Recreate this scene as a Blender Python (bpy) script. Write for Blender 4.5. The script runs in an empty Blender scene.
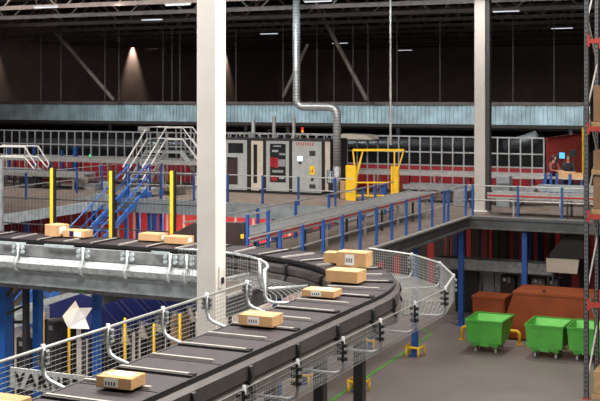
import bpy, math, random
from mathutils import Vector, Matrix
random.seed(7)
SC = bpy.context.scene
COL = SC.collection
V = Vector
# ---------------------------------------------------------------- camera
TH = math.atan(0.46); CS, SN = math.cos(TH), math.sin(TH)
F, YH, CH = 1150.0, 97.0, 8.0
cam = bpy.data.cameras.new('camera'); co = bpy.data.objects.new('camera', cam); COL.objects.link(co)
co.location = (0, 0, CH); co.rotation_euler = (math.pi/2, 0, TH)
cam.sensor_width = 36; cam.lens = 36*F/600; cam.shift_y = -(200.5-YH)/600; cam.clip_end = 400
SC.camera = co
def ray(px): X = (px-300)/F; return X*CS-SN, X*SN+CS
def at_h(px, py, h):
    Z = F*(CH-h)/(py-YH); a, b = ray(px); return V((a*Z, b*Z, h))
def at_y(px, py, y):
    a, b = ray(px); Z = y/b; return V((a*Z, y, CH-(py-YH)/F*Z))
def at_x(px, py, x):
    a, b = ray(px); Z = x/a; return V((x, b*Z, CH-(py-YH)/F*Z))
# ---------------------------------------------------------------- materials
def mat(name, col, rough=0.5, metal=0.0, nscale=6.0, namt=0.15, bump=0.0, emit=None, estr=0, alpha=None, spec=None):
    m = bpy.data.materials.new(name); m.use_nodes = True
    nt = m.node_tree; b = nt.nodes['Principled BSDF']
    b.inputs['Roughness'].default_value = rough; b.inputs['Metallic'].default_value = metal
    if spec is not None: b.inputs['Specular IOR Level'].default_value = spec
    tc = nt.nodes.new('ShaderNodeTexCoord'); ns = nt.nodes.new('ShaderNodeTexNoise')
    ns.inputs['Scale'].default_value = nscale; ns.inputs['Detail'].default_value = 5
    nt.links.new(tc.outputs['Object'], ns.inputs['Vector'])
    rp = nt.nodes.new('ShaderNodeValToRGB')
    lo = [max(0, c*(1-namt)) for c in col]; hi = [min(1, c*(1+namt)) for c in col]
    rp.color_ramp.elements[0].position = .3; rp.color_ramp.elements[1].position = .7
    rp.color_ramp.elements[0].color = (*lo, 1); rp.color_ramp.elements[1].color = (*hi, 1)
    nt.links.new(ns.outputs['Fac'], rp.inputs['Fac']); nt.links.new(rp.outputs['Color'], b.inputs['Base Color'])
    if bump:
        bp = nt.nodes.new('ShaderNodeBump'); bp.inputs['Strength'].default_value = bump
        nt.links.new(ns.outputs['Fac'], bp.inputs['Height']); nt.links.new(bp.outputs['Normal'], b.inputs['Normal'])
    if emit: b.inputs['Emission Color'].default_value = (*emit, 1); b.inputs['Emission Strength'].default_value = estr
    if alpha is not None: b.inputs['Alpha'].default_value = alpha
    return m
def stripes(name, c1, c2, axis, period, duty, rough=0.6, metal=0.0, bump=0.0):
    m = mat(name, c1, rough, metal); nt = m.node_tree; b = nt.nodes['Principled BSDF']
    tc = nt.nodes.new('ShaderNodeTexCoord'); sp = nt.nodes.new('ShaderNodeSeparateXYZ')
    nt.links.new(tc.outputs['Object'], sp.inputs[0])
    d = nt.nodes.new('ShaderNodeMath'); d.operation = 'DIVIDE'; d.inputs[1].default_value = period
    nt.links.new(sp.outputs[axis], d.inputs[0])
    fr = nt.nodes.new('ShaderNodeMath'); fr.operation = 'FRACT'; nt.links.new(d.outputs[0], fr.inputs[0])
    gt = nt.nodes.new('ShaderNodeMath'); gt.operation = 'GREATER_THAN'; gt.inputs[1].default_value = duty
    nt.links.new(fr.outputs[0], gt.inputs[0])
    mx = nt.nodes.new('ShaderNodeMix'); mx.data_type = 'RGBA'
    old = b.inputs['Base Color'].links[0].from_socket
    nt.links.new(gt.outputs[0], mx.inputs['Factor']); nt.links.new(old, mx.inputs['A']); mx.inputs['B'].default_value = (*c2, 1)
    nt.links.new(mx.outputs['Result'], b.inputs['Base Color'])
    return m
M = dict(
 belt=mat('belt_rubber', (.030,.023,.028), .55, 0, 9, .25),
 beltedge=mat('black_edge', (.012,.011,.012), .5),
 strip=mat('pale_strip', (.42,.40,.38), .45, .2),
 skirt=mat('skirt_grey', (.066,.057,.055), .45, .2, 3, .2),
 skirtlo=mat('skirt_brown_grey', (.11,.095,.09), .4, .3, 3, .2),
 galv=mat('galvanised_steel', (.56,.60,.61), .38, .55, 14, .25),
 galvpale=mat('pale_galvanised', (.55,.64,.67), .45, .25, 5, .25),
 galvdark=mat('dull_galvanised', (.28,.29,.30), .5, .4, 8, .25),
 wire=mat('wire_steel', (.36,.37,.36), .45, .4),
 wiredark=mat('dark_wire', (.05,.055,.07), .5, .3),
 steel=mat('brushed_steel', (.5,.5,.5), .4, .5, 10, .2),
 rail=mat('rail_steel', (.42,.41,.40), .45, .4, 8, .2),
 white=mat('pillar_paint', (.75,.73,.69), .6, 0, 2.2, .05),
 blue=mat('blue_paint', (.017,.085,.34), .45, 0, 4, .15),
 bluestair=mat('bright_blue_paint', (.03,.16,.55), .45, 0, 4, .15),
 navy=mat('navy_paint', (.008,.012,.075), .45, 0, 4, .2),
 yellow=mat('yellow_paint', (.83,.50,.02), .45, 0, 5, .1),
 red=mat('red_paint', (.42,.018,.02), .5, 0, 3, .15),
 redbeam=mat('red_orange_paint', (.40,.04,.025), .5, 0, 5, .15),
 darkred=mat('dark_red_panel', (.30,.012,.022), .45, 0, 2, .2),
 green=mat('green_paint', (.075,.36,.05), .42, 0, 3, .12),
 greenin=mat('green_paint_inner', (.15,.55,.10), .5, 0, 3, .12),
 rust=mat('rust_orange_paint', (.26,.052,.009), .6, 0, 1.5, .2),
 card=mat('cardboard', (.55,.33,.155), .75, 0, 5, .1),
 cardin=mat('cardboard_tape', (.66,.45,.25), .5, 0, 5, .1),
 label=mat('paper_label', (.8,.8,.78), .6, 0, 30, .05),
 print=mat('label_print', (.04,.04,.05), .6),
 black=mat('black_metal', (.012,.012,.013), .5),
 charcoal=mat('charcoal_metal', (.045,.045,.048), .5, .3),
 brown=mat('dark_brown_sheet', (.035,.022,.02), .5),
 deck=mat('deck_board', (.17,.135,.115), .7, 0, 2, .25),
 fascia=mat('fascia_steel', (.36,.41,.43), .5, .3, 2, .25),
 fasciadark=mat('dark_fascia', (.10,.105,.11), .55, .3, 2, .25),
 grey=mat('machine_grey', (.33,.345,.335), .5, 0, 3, .08),
 cream=mat('machine_cream', (.50,.44,.36), .5, 0, 3, .08),
 glass=mat('dark_glass', (.02,.021,.024), .15, 0, 2, .3, spec=.4),
 truss=mat('truss_paint', (.17,.135,.12), .6, .1, 3, .2),
 trussdark=mat('dark_roof_paint', (.05,.038,.033), .7, 0, 2, .2),
 skin=mat('skin', (.5,.28,.19), .6), hair=mat('hair', (.05,.03,.02), .7),
 cloth=mat('dark_clothing', (.012,.013,.018), .8), cloth2=mat('grey_red_clothing', (.20,.05,.05), .8),
 screen=mat('lit_screen', (.05,.3,.6), .3, emit=(.08,.42,.8), estr=1.0),
 lcd=mat('lit_panel_screen', (.7,.85,.9), .3, emit=(.8,.95,1), estr=.9),
 tube=mat('lit_tube', (.9,.9,.95), .3, emit=(.85,.88,1), estr=1.0),
 amber=mat('amber_lens', (.8,.3,.02), .3, emit=(1,.35,.02), estr=.5),
 redlens=mat('red_lens', (.7,.03,.02), .3, emit=(1,.05,.02), estr=.5),
 greenlens=mat('green_lens', (.05,.6,.2), .3, emit=(.05,.9,.25), estr=.8),
 wood=mat('pallet_wood', (.4,.26,.13), .8, 0, 8, .2),
 lime=mat('lime_line_paint', (.10,.42,.05), .6, 0, 3, .25),
 corr=mat('corrugated_sheet', (.50,.64,.69), .42, .25, 1.2, .3),
 whitedim=mat('dimmed_pillar_paint', (.47,.44,.405), .6, 0, 2.2, .05),  # pillar paint darkened, dimmer light at the far pillar put into the colour
 handrail=mat('handrail_white', (.78,.77,.74), .5),
 rod=mat('rod_steel', (.085,.07,.062), .6),
 cardshade=mat('shaded_cardboard', (.24,.145,.08), .8, 0, 5, .12),  # cardboard darkened, dim light in the rack put into the colour
 bracepaint=mat('brace_paint', (.34,.27,.23), .6),
 navyleg=mat('leg_blue_paint', (.015,.11,.42), .45, 0, 4, .15),
 rackgrey=mat('rack_steel', (.13,.13,.145), .5, .3, 6, .2),
 rub=mat('wheel_rubber', (.35,.35,.34), .5),
)
# concrete floor
fl = mat('concrete_floor', (.20,.175,.168), .5, 0, .35, .2, 0)
# ---------------------------------------------------------------- mesh builder
class MB:
    def __init__(s): s.v = []; s.f = []; s.mi = []; s.mats = []; s.cur = 0
    def use(s, m):
        if m not in s.mats: s.mats.append(m)
        s.cur = s.mats.index(m); return s
    def add(s, vs, fs):
        n = len(s.v); s.v += [V(p) for p in vs]; s.f += [[i+n for i in f] for f in fs]; s.mi += [s.cur]*len(fs); return s
    def box(s, a, b):
        x0,x1 = sorted((a[0],b[0])); y0,y1 = sorted((a[1],b[1])); z0,z1 = sorted((a[2],b[2]))
        return s.add([(x0,y0,z0),(x1,y0,z0),(x1,y1,z0),(x0,y1,z0),(x0,y0,z1),(x1,y0,z1),(x1,y1,z1),(x0,y1,z1)],
            [(3,2,1,0),(4,5,6,7),(0,1,5,4),(1,2,6,5),(2,3,7,6),(3,0,4,7)])
    def cbox(s, c, sx, sy, sz, rz=0):            # centre of base
        n = len(s.v); s.box((-sx/2,-sy/2,0),(sx/2,sy/2,sz))
        R = Matrix.Rotation(rz, 3, 'Z')
        for i in range(n, len(s.v)): s.v[i] = R @ s.v[i] + V(c)
        return s
    def bar(s, a, b, w, h=None, up=(0,0,1)):
        h = h or w; a, b = V(a), V(b); d = (b-a).normalized(); up = V(up)
        if abs(d.dot(up)) > .98: up = V((0,1,0))
        r = d.cross(up).normalized(); u = r.cross(d).normalized(); r *= w/2; u *= h/2
        return s.add([a-r-u,a+r-u,a+r+u,a-r+u,b-r-u,b+r-u,b+r+u,b-r+u],[(0,1,2,3),(7,6,5,4),(4,5,1,0),(5,6,2,1),(6,7,3,2),(7,4,0,3)])
    def tube(s, pts, r, n=8, caps=True):
        pts = [V(p) for p in pts]; rings = []
        nrm = None
        for i, p in enumerate(pts):
            d = ((pts[min(i+1,len(pts)-1)]-p).normalized() + (p-pts[max(i-1,0)]).normalized())
            d = d.normalized() if d.length > 1e-6 else V((0,0,1))
            if nrm is None:
                t = V((0,0,1)) if abs(d.z) < .9 else V((1,0,0)); nrm = d.cross(t).normalized()
            nrm = (nrm - d*nrm.dot(d)).normalized(); bn = d.cross(nrm)
            rings.append([p + (nrm*math.cos(2*math.pi*k/n) + bn*math.sin(2*math.pi*k/n))*r for k in range(n)])
        vs = [q for rg in rings for q in rg]; fs = []
        for i in range(len(pts)-1):
            for k in range(n):
                k2 = (k+1) % n; fs.append((i*n+k, i*n+k2, (i+1)*n+k2, (i+1)*n+k))
        if caps: fs.append(tuple(range(n-1,-1,-1))); fs.append(tuple((len(pts)-1)*n+k for k in range(n)))
        return s.add(vs, fs)
    def cyl(s, a, b, r, n=12): return s.tube([a,b], r, n)
    def prism(s, poly, ext):
        n = len(poly); e = V(ext); p = [V(q) for q in poly]
        return s.add(p+[q+e for q in p], [tuple(range(n-1,-1,-1)), tuple(range(n,2*n))]+[(i,(i+1)%n,(i+1)%n+n,i+n) for i in range(n)])
    def sphere(s, c, r, n=10, m=7, sz=1):
        vs = []; fs = []
        for j in range(m+1):
            t = math.pi*j/m
            for k in range(n):
                a = 2*math.pi*k/n; vs.append(V(c)+V((r*math.sin(t)*math.cos(a), r*math.sin(t)*math.sin(a), r*sz*math.cos(t))))
        for j in range(m):
            for k in range(n): fs.append((j*n+k,(j+1)*n+k,(j+1)*n+(k+1)%n,j*n+(k+1)%n))
        return s.add(vs, fs)
    def sweep(s, path, prof, closed=True):
        """path: list of (pos, left normal); prof: list of (offset to left, z)"""
        n = len(prof); vs = [V((p.x+nl.x*o, p.y+nl.y*o, z)) for p, nl in path for o, z in prof]; fs = []
        for i in range(len(path)-1):
            for k in range(n if closed else n-1):
                k2 = (k+1) % n; fs.append((i*n+k, i*n+k2, (i+1)*n+k2, (i+1)*n+k))
        if closed: fs += [tuple(range(n-1,-1,-1)), tuple((len(path)-1)*n+k for k in range(n))]
        return s.add(vs, fs)
    def mesh(s, p00, p10, p11, p01, nx, ny, w, wv=None):
        wv = wv or w
        p00,p10,p11,p01 = map(V,(p00,p10,p11,p01))
        for i in range(nx+1):
            t = i/nx; s.bar(p00.lerp(p10,t), p01.lerp(p11,t), wv, wv)
        for j in range(ny+1):
            t = j/ny; s.bar(p00.lerp(p01,t), p10.lerp(p11,t), w, w)
        return s
    def build(s, name, m=None, parent=None, bevel=0, smooth=False):
        me = bpy.data.meshes.new(name)
        inv = WM(parent).inverted() if parent else Matrix.Identity(4)
        me.from_pydata([inv @ p for p in s.v], [], s.f)
        if s.mats:
            for q in s.mats: me.materials.append(M[q] if isinstance(q, str) else q)
            for p, k in zip(me.polygons, s.mi): p.material_index = k
        else: me.materials.append(M[m] if isinstance(m, str) else m)
        if smooth:
            for p in me.polygons: p.use_smooth = True
        import bmesh
        bm = bmesh.new(); bm.from_mesh(me); bmesh.ops.recalc_face_normals(bm, faces=bm.faces); bm.to_mesh(me); bm.free()
        o = bpy.data.objects.new(name, me); COL.objects.link(o)
        if parent: o.parent = parent
        if bevel:
            md = o.modifiers.new('bevel', 'BEVEL'); md.width = bevel; md.segments = 2; md.limit_method = 'ANGLE'
        return o
def WM(o):
    m = Matrix.LocRotScale(o.location, o.rotation_euler, o.scale)
    return WM(o.parent) @ m if o.parent else m
def thing(name, label, cat, loc=(0,0,0), rz=0, group=None):
    o = bpy.data.objects.new(name, None); COL.objects.link(o); o.location = loc; o.rotation_euler = (0,0,rz); o.empty_display_size = .2
    o['label'] = label; o['category'] = cat
    if group: o['group'] = group
    return o
def tag(o, label, cat, group=None):
    o['label'] = label; o['category'] = cat
    if group: o['group'] = group
    return o
def struct(o): o['kind'] = 'structure'; return o
def stuff(o): o['kind'] = 'stuff'; return o
def dup(root, loc=None, rz=None, label=None, group=None, parent=None):
    r = root.copy(); COL.objects.link(r)
    if loc is not None: r.location = loc
    if rz is not None: r.rotation_euler = (0,0,rz)
    if label: r['label'] = label
    if group: r['group'] = group
    if parent: r.parent = parent
    for ch in list(root.children): dup(ch, parent=r)
    return r
def B(): return MB()
# ================================================================ SETTING
struct(B().box((-62,-6,-.2),(34,112,0)).build('floor', fl))
RW = mat('roof_deck_sheet', (.020,.015,.013), .8, 0, 1, .2)
struct(B().box((-52,22,13.45),(34,112,13.65)).build('ceiling', RW))
wl = mat('wall_panel', (.42,.32,.285), .75, 0, .6, .15)
struct(B().box((-51.5,20,0),(-51.2,112,13.45)).build('wall_left', wl))
struct(B().box((-52,106,0),(34,106.3,13.45)).build('wall_back', wl))
# green safety line on the floor
a, b_, c_ = at_h(280,434,0.004), at_h(432,334,0.004), at_h(418,327,0.004)
o = B(); o.bar(a,b_,.09,.006); o.bar(b_,c_,.09,.006)
o = o.build('floor_marking','lime'); struct(o)
# second green line below the curve
# pillars
def pillar(name, x, y, w, z0, label, pm='white'):
    t = thing(name, label, 'pillar', (x,y,z0))
    B().box((x-w/2,y-w/2,z0),(x+w/2,y+w/2,13.2)).build('shaft',pm,t,bevel=.012)
    B().box((x-w/2-.1,y-w/2-.1,z0),(x+w/2+.1,y+w/2+.1,z0+.03)).build('base_plate','white',t)
    return t
pl = pillar('steel_pillar', -9.02, 16.2, .345, 0, 'tall off-white box pillar inside the conveyor bend, nearest the viewer')
bx = B().box((-8.846,16.1,4.95),(-8.81,16.22,5.3)); bx.build('junction_box','white',pl,bevel=.01)
B().box((-8.80,16.13,5.02),(-8.79,16.21,5.12)).build('switch','black',pl)
p2 = pillar('steel_pillar', -11.65, 41.3, .40, 3.8, 'tall pale pillar rising from the platform corner, the farther one','whitedim')
B().box((-11.44,41.18,3.83),(-11.30,41.45,13.2)).build('perforated_cable_channel','charcoal',p2)
# roof trusses
def truss(y):
    t = thing('roof_truss', '', 'roof truss', (0,y,11.9), group='roof trusses')
    B().box((-51,y-.07,11.82),(30,y+.07,12.0)).build('bottom_chord','truss',t)
    B().box((-51,y-.06,13.2),(30,y+.06,13.36)).build('top_chord','truss',t)
    x = -50; k = 0
    while x < 26:
        B().bar((x,y,12.0),(x+1.35,y,13.2),.07).build('web_brace','truss',t)
        B().bar((x+1.35,y,13.2),(x+2.7,y,12.0),.07).build('web_brace','truss',t); x += 3.4
    return t
tr = truss(40.6); tr['label'] = 'brown lattice roof truss nearest the viewer, at the top of the picture'
names = ['second','third','fourth','fifth','sixth','seventh','eighth','ninth','tenth']
for k in range(9):
    dup(tr, (0,40.6+4.95*(k+1),11.9), label='brown lattice roof truss under the dark roof, %s truss counting away from the viewer' % names[k])
# strip lights
def strip(px, py):
    p = at_h(px, py, 11.75); return V((p.x, p.y, 11.75))
root = thing('strip_light', '', 'ceiling light', (0,0,0), group='roof strip lights')
B().box((-.62,-.05,0),(.62,.05,.05)).build('housing','grey',root)
B().cyl((-.58,0,-.02),(.58,0,-.02),.018,8).build('tube','tube',root)
for sx in (-.5,.5): B().cyl((sx,0,.05),(sx,0,1.5),.008,5).build('hanger','truss',root)
LP = [(46,7,'leftmost of all'),(178,4.5,'high beside the left pillar'),(152,19.5,'lower of the two left of the near pillar'),(269,33.5,'left of the silver spiral duct'),
      (318,1,'at the very top right of the spiral duct'),(340,43,'by the sloping roof brace right of the duct'),(405,50,'between the spiral duct and the far pillar, lowest'),(506,11,'just right of the far pillar'),(562,28,'near the storage rack')]
for i, (px, py, w) in enumerate(LP):
    o = root if i == 0 else dup(root)
    o.location = strip(px, py); o['label'] = 'small lit strip light under the roof, ' + w
# sloping brace tubes and hanging rods
def brace(a, b, y, r, lab):
    o = B(); o.cyl(at_y(*a, y), at_y(*b, y), r, 10)
    tag(o.build('roof_brace','bracepaint',smooth=True), lab, 'brace')
brace((40,14),(114,100),56,.12,'long sloping brown brace tube at the upper left')
brace((316,4),(367,100),56,.12,'long sloping brown brace tube right of the spiral duct')
brace((308,44),(283,97),56,.09,'short sloping brace tube crossing behind the spiral duct')
rods = [41,61,105,119,163,172,180,236,283,317,334,353,368,390.5,397,440,513,554]
for i, px in enumerate(rods):
    y = 52 if px != 390.5 else 44
    a = at_y(px, 102, y); z0 = a.z if px != 390.5 else at_y(px,145,y).z
    o = B().cyl((a.x,y,z0),(a.x,y,13.4),.022 if px != 390.5 else .045,6).build('hanging_rod','rod' if px != 390.5 else 'rail')
    lab = 'thin drop rod hanging from the dark roof above the corrugated band'
    if px == 390.5: tag(o,'thicker pale drop pole hanging down past the corrugated band above the yellow gate','rod')
    else: tag(o, lab, 'rod', 'thin rods hanging from the roof')
# ================================================================ CORRUGATED BAND AND UPPER LEVEL
Y = 57.0; H0 = 3.8
t = thing('corrugated_parapet', 'long pale blue corrugated metal band across the back of the hall', 'wall panel', (-20,Y,6.6))
x0, x1 = at_y(-25,103,Y).x, at_y(590,103,Y).x
pts = []; x = x0; k = 0
while x < x1:
    pts += [(x,Y),(x+.09,Y),(x+.12,Y+.05),(x+.19,Y+.05)]; x += .22
o = B(); o.add([(p[0],p[1],6.6) for p in pts]+[(p[0],p[1],7.57) for p in pts], [(i,i+1,i+1+len(pts),i+len(pts)) for i in range(len(pts)-1)])
o.build('corrugated_sheet','corr',t)
B().box((x0,Y-.12,7.57),(x1,Y+.2,7.74)).build('coping','truss',t)
B().box((x0,Y-.1,6.42),(x1,Y+.15,6.6)).build('lower_ledge','trussdark',t)
for k in range(6): B().box((x0+1+9*k,Y,H0),(x0+1.2+9*k,Y+.15,6.42)).build('support_post','black',t)
t2 = thing('upper_platform', 'dark upper floor running behind the corrugated band', 'platform', (-20,60,6.3))
B().box((x0,Y+.22,6.3),(6,60.3,6.42)).build('slab','trussdark',t2)
for k in range(5): B().box((x0+2+11*k,59.0,3.8),(x0+2.25+11*k,59.25,6.3)).build('support_post','black',t2)
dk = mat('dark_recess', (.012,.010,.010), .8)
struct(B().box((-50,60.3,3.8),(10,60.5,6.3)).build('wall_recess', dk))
# ================================================================ MEZZANINE
H = 3.8
dk = thing('mezzanine_platform', 'large raised steel platform with board deck carrying the machines', 'platform', (-20,44,H))
o = B(); o.box((-50,40.3,H-.05),(-11.5,60,H)); o.box((-11.5,39.1,H-.05),(14,60,H)); o.box((-50,28,H-.05),(-26.8,40.3,H)); o.box((-14.6,21.2,H-.05),(-11.5,40.3,H))
o.build('deck','deck',dk)
o = B(); o.box((-26.8,40.2,H-.55),(-14.6,40.3,H+.02)); o.build('rear_fascia','fascia',dk)
o = B(); o.box((-26.8,28,H-.35),(-26.7,40.2,H+.02)); o.build('left_fascia','galvpale',dk)
def channel(o, a, b, n):   # C channel edge, n = outward direction
    a, b, n = V(a), V(b), V(n)
    for z0, z1, d in ((-.06,.03,.10),(-.34,-.06,.03),(-.40,-.34,.10)):
        p = [a+V((0,0,z0)), b+V((0,0,z0)), b+n*d+V((0,0,z0)), a+n*d+V((0,0,z0))]
        o.prism(p, (0,0,z1-z0))
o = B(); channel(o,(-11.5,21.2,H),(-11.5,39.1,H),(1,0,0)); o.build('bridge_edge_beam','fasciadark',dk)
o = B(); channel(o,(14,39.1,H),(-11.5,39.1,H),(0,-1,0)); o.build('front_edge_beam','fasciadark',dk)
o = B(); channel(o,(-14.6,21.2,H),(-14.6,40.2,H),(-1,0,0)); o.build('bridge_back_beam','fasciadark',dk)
B().box((-11.52,21.2,H+.0),(-11.38,39.1,H+.045)).build('kick_plate','rail',dk)
B().box((-11.5,39.02,H+.0),(14,39.12,H+.05)).build('kick_plate','galvdark',dk)
# columns
root = thing('mezzanine_column', '', 'column', (0,0,0), group='blue platform columns')
B().box((-.085,-.085,0),(.085,.085,H-.42)).build('shaft','blue',root)
B().box((-.17,-.17,H-.44),(.17,.17,H-.40)).build('head_plate','blue',root)
B().box((-.16,-.16,0),(.16,.16,.025)).build('base_plate','blue',root)
cols = [(-11.62,24,'front row of the bridge, nearest the viewer'),(-11.62,29.05,'front row of the bridge, the one with a yellow hoop guard half hidden by a black leg'),
 (-11.62,33.75,'front row of the bridge, with a yellow hoop guard in clear view'),(-11.7,38.95,'front row of the bridge, at the platform corner'),
 (-13.25,24,'back row of the bridge, nearest the viewer'),(-13.25,29.2,'back row of the bridge, behind the middle legs'),(-13.25,34.2,'back row of the bridge, behind the mesh floor'),
 (-9.55,39.35,'under the right platform, behind the tall rust-orange container'),(-19.8,40.6,'under the rear platform, right of the near pillar'),(-25.2,40.5,'under the rear platform beside the blue stairs'),
 (-22.6,40.5,'under the rear platform just left of the near pillar'),(-28.2,36,'under the left platform, rightmost there'),(-30.2,36,'under the left platform, middle one'),(-31.2,36.2,'under the left platform, leftmost there'),(-28.5,41,'under the left platform, far back beside the stairs'),(-6.4,41.2,'under the right platform behind the black hopper'),(-10.4,43.5,'deep under the right platform among the red posts')]
for i, (x,y,l) in enumerate(cols):
    o = root if i == 0 else dup(root)
    o.location = (x,y,0); o['label'] = 'blue steel platform column, ' + l
# yellow hoop guards
def hoop(x, y, lab, first=[None]):
    if first[0] is None:
        r = thing('column_guard', lab, 'guard', (0,0,0), group='yellow column guards')
        q = .24
        o = B()
        o.tube([(-q,q,0.30),(-q,-q+.08,.30),(-q+.02,-q+.02,.30),(-q+.08,-q,.30),(q-.08,-q,.30),(q-.02,-q+.02,.30),(q,-q+.08,.30),(q,q,.30)],.04,8)
        o.build('hoop','yellow',r,smooth=True)
        for sx, sy in ((-q,q-.05),(-q+.05,-q),(q-.05,-q),(q,q-.05)):
            B().cyl((sx,sy,0),(sx,sy,.30),.04,8).build('leg','yellow',r,smooth=True)
        first[0] = r
    else: r = dup(first[0], label=lab)
    r.location = (x,y,0)
hoop(-11.62,33.75,'yellow hoop guard round the clear blue column right of the conveyor bend')
hoop(-11.62,29.05,'yellow hoop guard at the foot of the column beside the black conveyor leg')
hoop(-13.25,29.2,'yellow hoop guard seen through the mesh near the lower middle')
hoop(-13.25,34.2,'yellow hoop guard seen through the mesh below the conveyor bend')
# railings
def railing(lab, pts, a, b, hs=(1.1,.6), z=H):
    a, b = V(a), V(b)
    t = thing('guard_railing', lab, 'railing', a)
    for p in pts:
        x, y = p; B().box((x-.035,y-.035,z),(x+.035,y+.035,z+hs[0]+.02)).build('post','blue',t)
    for h in hs: B().cyl(a+V((0,0,h)), b+V((0,0,h)), .024, 6).build('rail','rail',t)
    return t
railing('silver railing with blue posts along the front of the bridge', [(-11.55,24+1.25*k) for k in range(11)]+[(-11.55,36.95),(-11.55,39.0)], (-11.58,22.5,H), (-11.58,39.1,H))
railing('silver railing with blue posts along the right platform edge', [(-11.35,39.15),(-9.74,39.15),(-8.23,39.15),(-6.7,39.15),(-5.2,39.15),(-3.7,39.15)], (-11.5,39.18,H), (2,39.18,H))
railing('silver railing with blue posts in front of the grey packing machine', [(-26.4+1.55*k,40.4) for k in range(7)], (-26.5,40.43,H), (-16.4,40.43,H))
railing('silver railing with blue posts across the left platform', [(-29.8,33.4),(-29.8,38.0),(-29.8,41.5),(-29.8,43.4)], (-29.83,32,H), (-29.83,46,H))
railing('short silver railing with two tall blue posts where the inclined belt starts', [(-12.5,24.2),(-12.5,25.3)], (-12.53,24.2,H), (-12.53,25.3,H), (1.4,.75))
railing('silver railing with blue posts along the rear side of the bridge', [(-14.4,37.6),(-14.4,36.4),(-14.4,38.6),(-14.4,33.5),(-14.4,31),(-14.4,28.5)], (-14.43,24.5,H), (-14.43,39.5,H))
# lower level red wall
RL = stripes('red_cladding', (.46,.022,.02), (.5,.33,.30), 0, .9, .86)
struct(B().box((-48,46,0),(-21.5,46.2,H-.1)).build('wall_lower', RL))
RD = stripes('shaded_red_cladding', (.014,.011,.012), (.30,.016,.018), 0, .75, .62)  # right part of the red wall, shade under the platform painted in
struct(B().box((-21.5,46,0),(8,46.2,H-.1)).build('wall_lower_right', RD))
# ================================================================ GLAZED PARTITION
Y = 49.5; ZT = 6.22
t = thing('glazed_partition', 'long grey framed partition with dark glass above red panels', 'partition', (-30,Y,H))
xl, xr = -46, at_y(544,150,Y).x
n = int((xr-xl)/.51)
for i in range(n+1):
    x = xr-i*.51
    B().box((x-.03,Y-.04,H),(x+.03,Y+.04,ZT)).build('mullion','rail',t)
for z in (ZT, 5.52, 4.93): B().box((xl,Y-.035,z-.03),(xr,Y+.035,z+.03)).build('rail','rail',t)
B().box((xl,Y+.0,4.95),(xr,Y+.012,ZT)).build('glass_pane', mat('tinted_glass',(.012,.012,.014),.12,0,2,.3,alpha=.55),t)
B().box((xl,Y-.01,H),(xr,Y+.02,4.93)).build('red_panel','darkred',t)
# pipes behind the glass
o = B().cyl((-30,51.5,5.62),(-14.8,51.3,5.85),.24,12); tag(o.build('silver_pipe','galv',smooth=True),'thick silver pipe behind the partition glass between gate and far pillar','pipe')
o = B().cyl((-41,52,5.4),(-27.5,52,5.55),.28,12); tag(o.build('silver_pipe','galv',smooth=True),'thick silver pipe behind the partition glass near the stairs','pipe')
o = B().tube([at_y(505,147,51.5),at_y(520,143,51.5),at_y(537,137,51.5)],.3,12); tag(o.build('silver_pipe','galv',smooth=True),'short rising silver pipe behind the glass left of the red wall','pipe')
# pipe stands
for lab_, xs_, yy_, zt_ in (('silver pipe between gate and far pillar',(-28,-22,-16.5),51.4,5.45),('silver pipe near the stairs',(-39,-34,-29),52,5.2),('rising pipe left of the red wall',(at_y(508,147,51.5).x+.2,),51.5,at_y(508,147,51.5).z-.15)):
    o = B()
    t_ = thing('pipe_stand','dark stand behind the glass carrying the '+lab_,'stand',(xs_[0],yy_,H))
    for x_ in xs_: B().box((x_-.05,yy_-.05,H),(x_+.05,yy_+.05,zt_)).build('leg','charcoal',t_)
# red ribbed side wall at the right
t = thing('red_ribbed_wall', 'bright red ribbed sheet wall behind the workers', 'wall panel', (xr,50,H))
a = V((xr+.1,Y+.1,H)); d = V((1.2,6.8,0)); n = 28; vs = []; fs = []
d = V((-.2, 10.5, 0))
nrm = V((-d.y,d.x,0)).normalized()
for i in range(n*4+1):
    p = a + d*(i/(n*4)) + nrm*(.05 if i % 4 in (1,2) else 0); vs += [p, p+V((0,0,2.37))]
fs = [(2*i,2*i+2,2*i+3,2*i+1) for i in range(n*4)]
B().add(vs,fs).build('ribbed_sheet', mat('red_sheet',(.72,.10,.08),.5), t)
B().bar(a+V((0,0,2.40)), a+d+V((0,0,2.40)), .1,.06).build('top_trim','redbeam',t)
p = at_y(583,150,52)
o = B().cyl((p.x,52,H),(p.x,52,6.65),.05,8); tag(o.build('yellow_pipe','yellow'),'thin vertical yellow pipe in front of the red ribbed wall','pipe')
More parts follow.
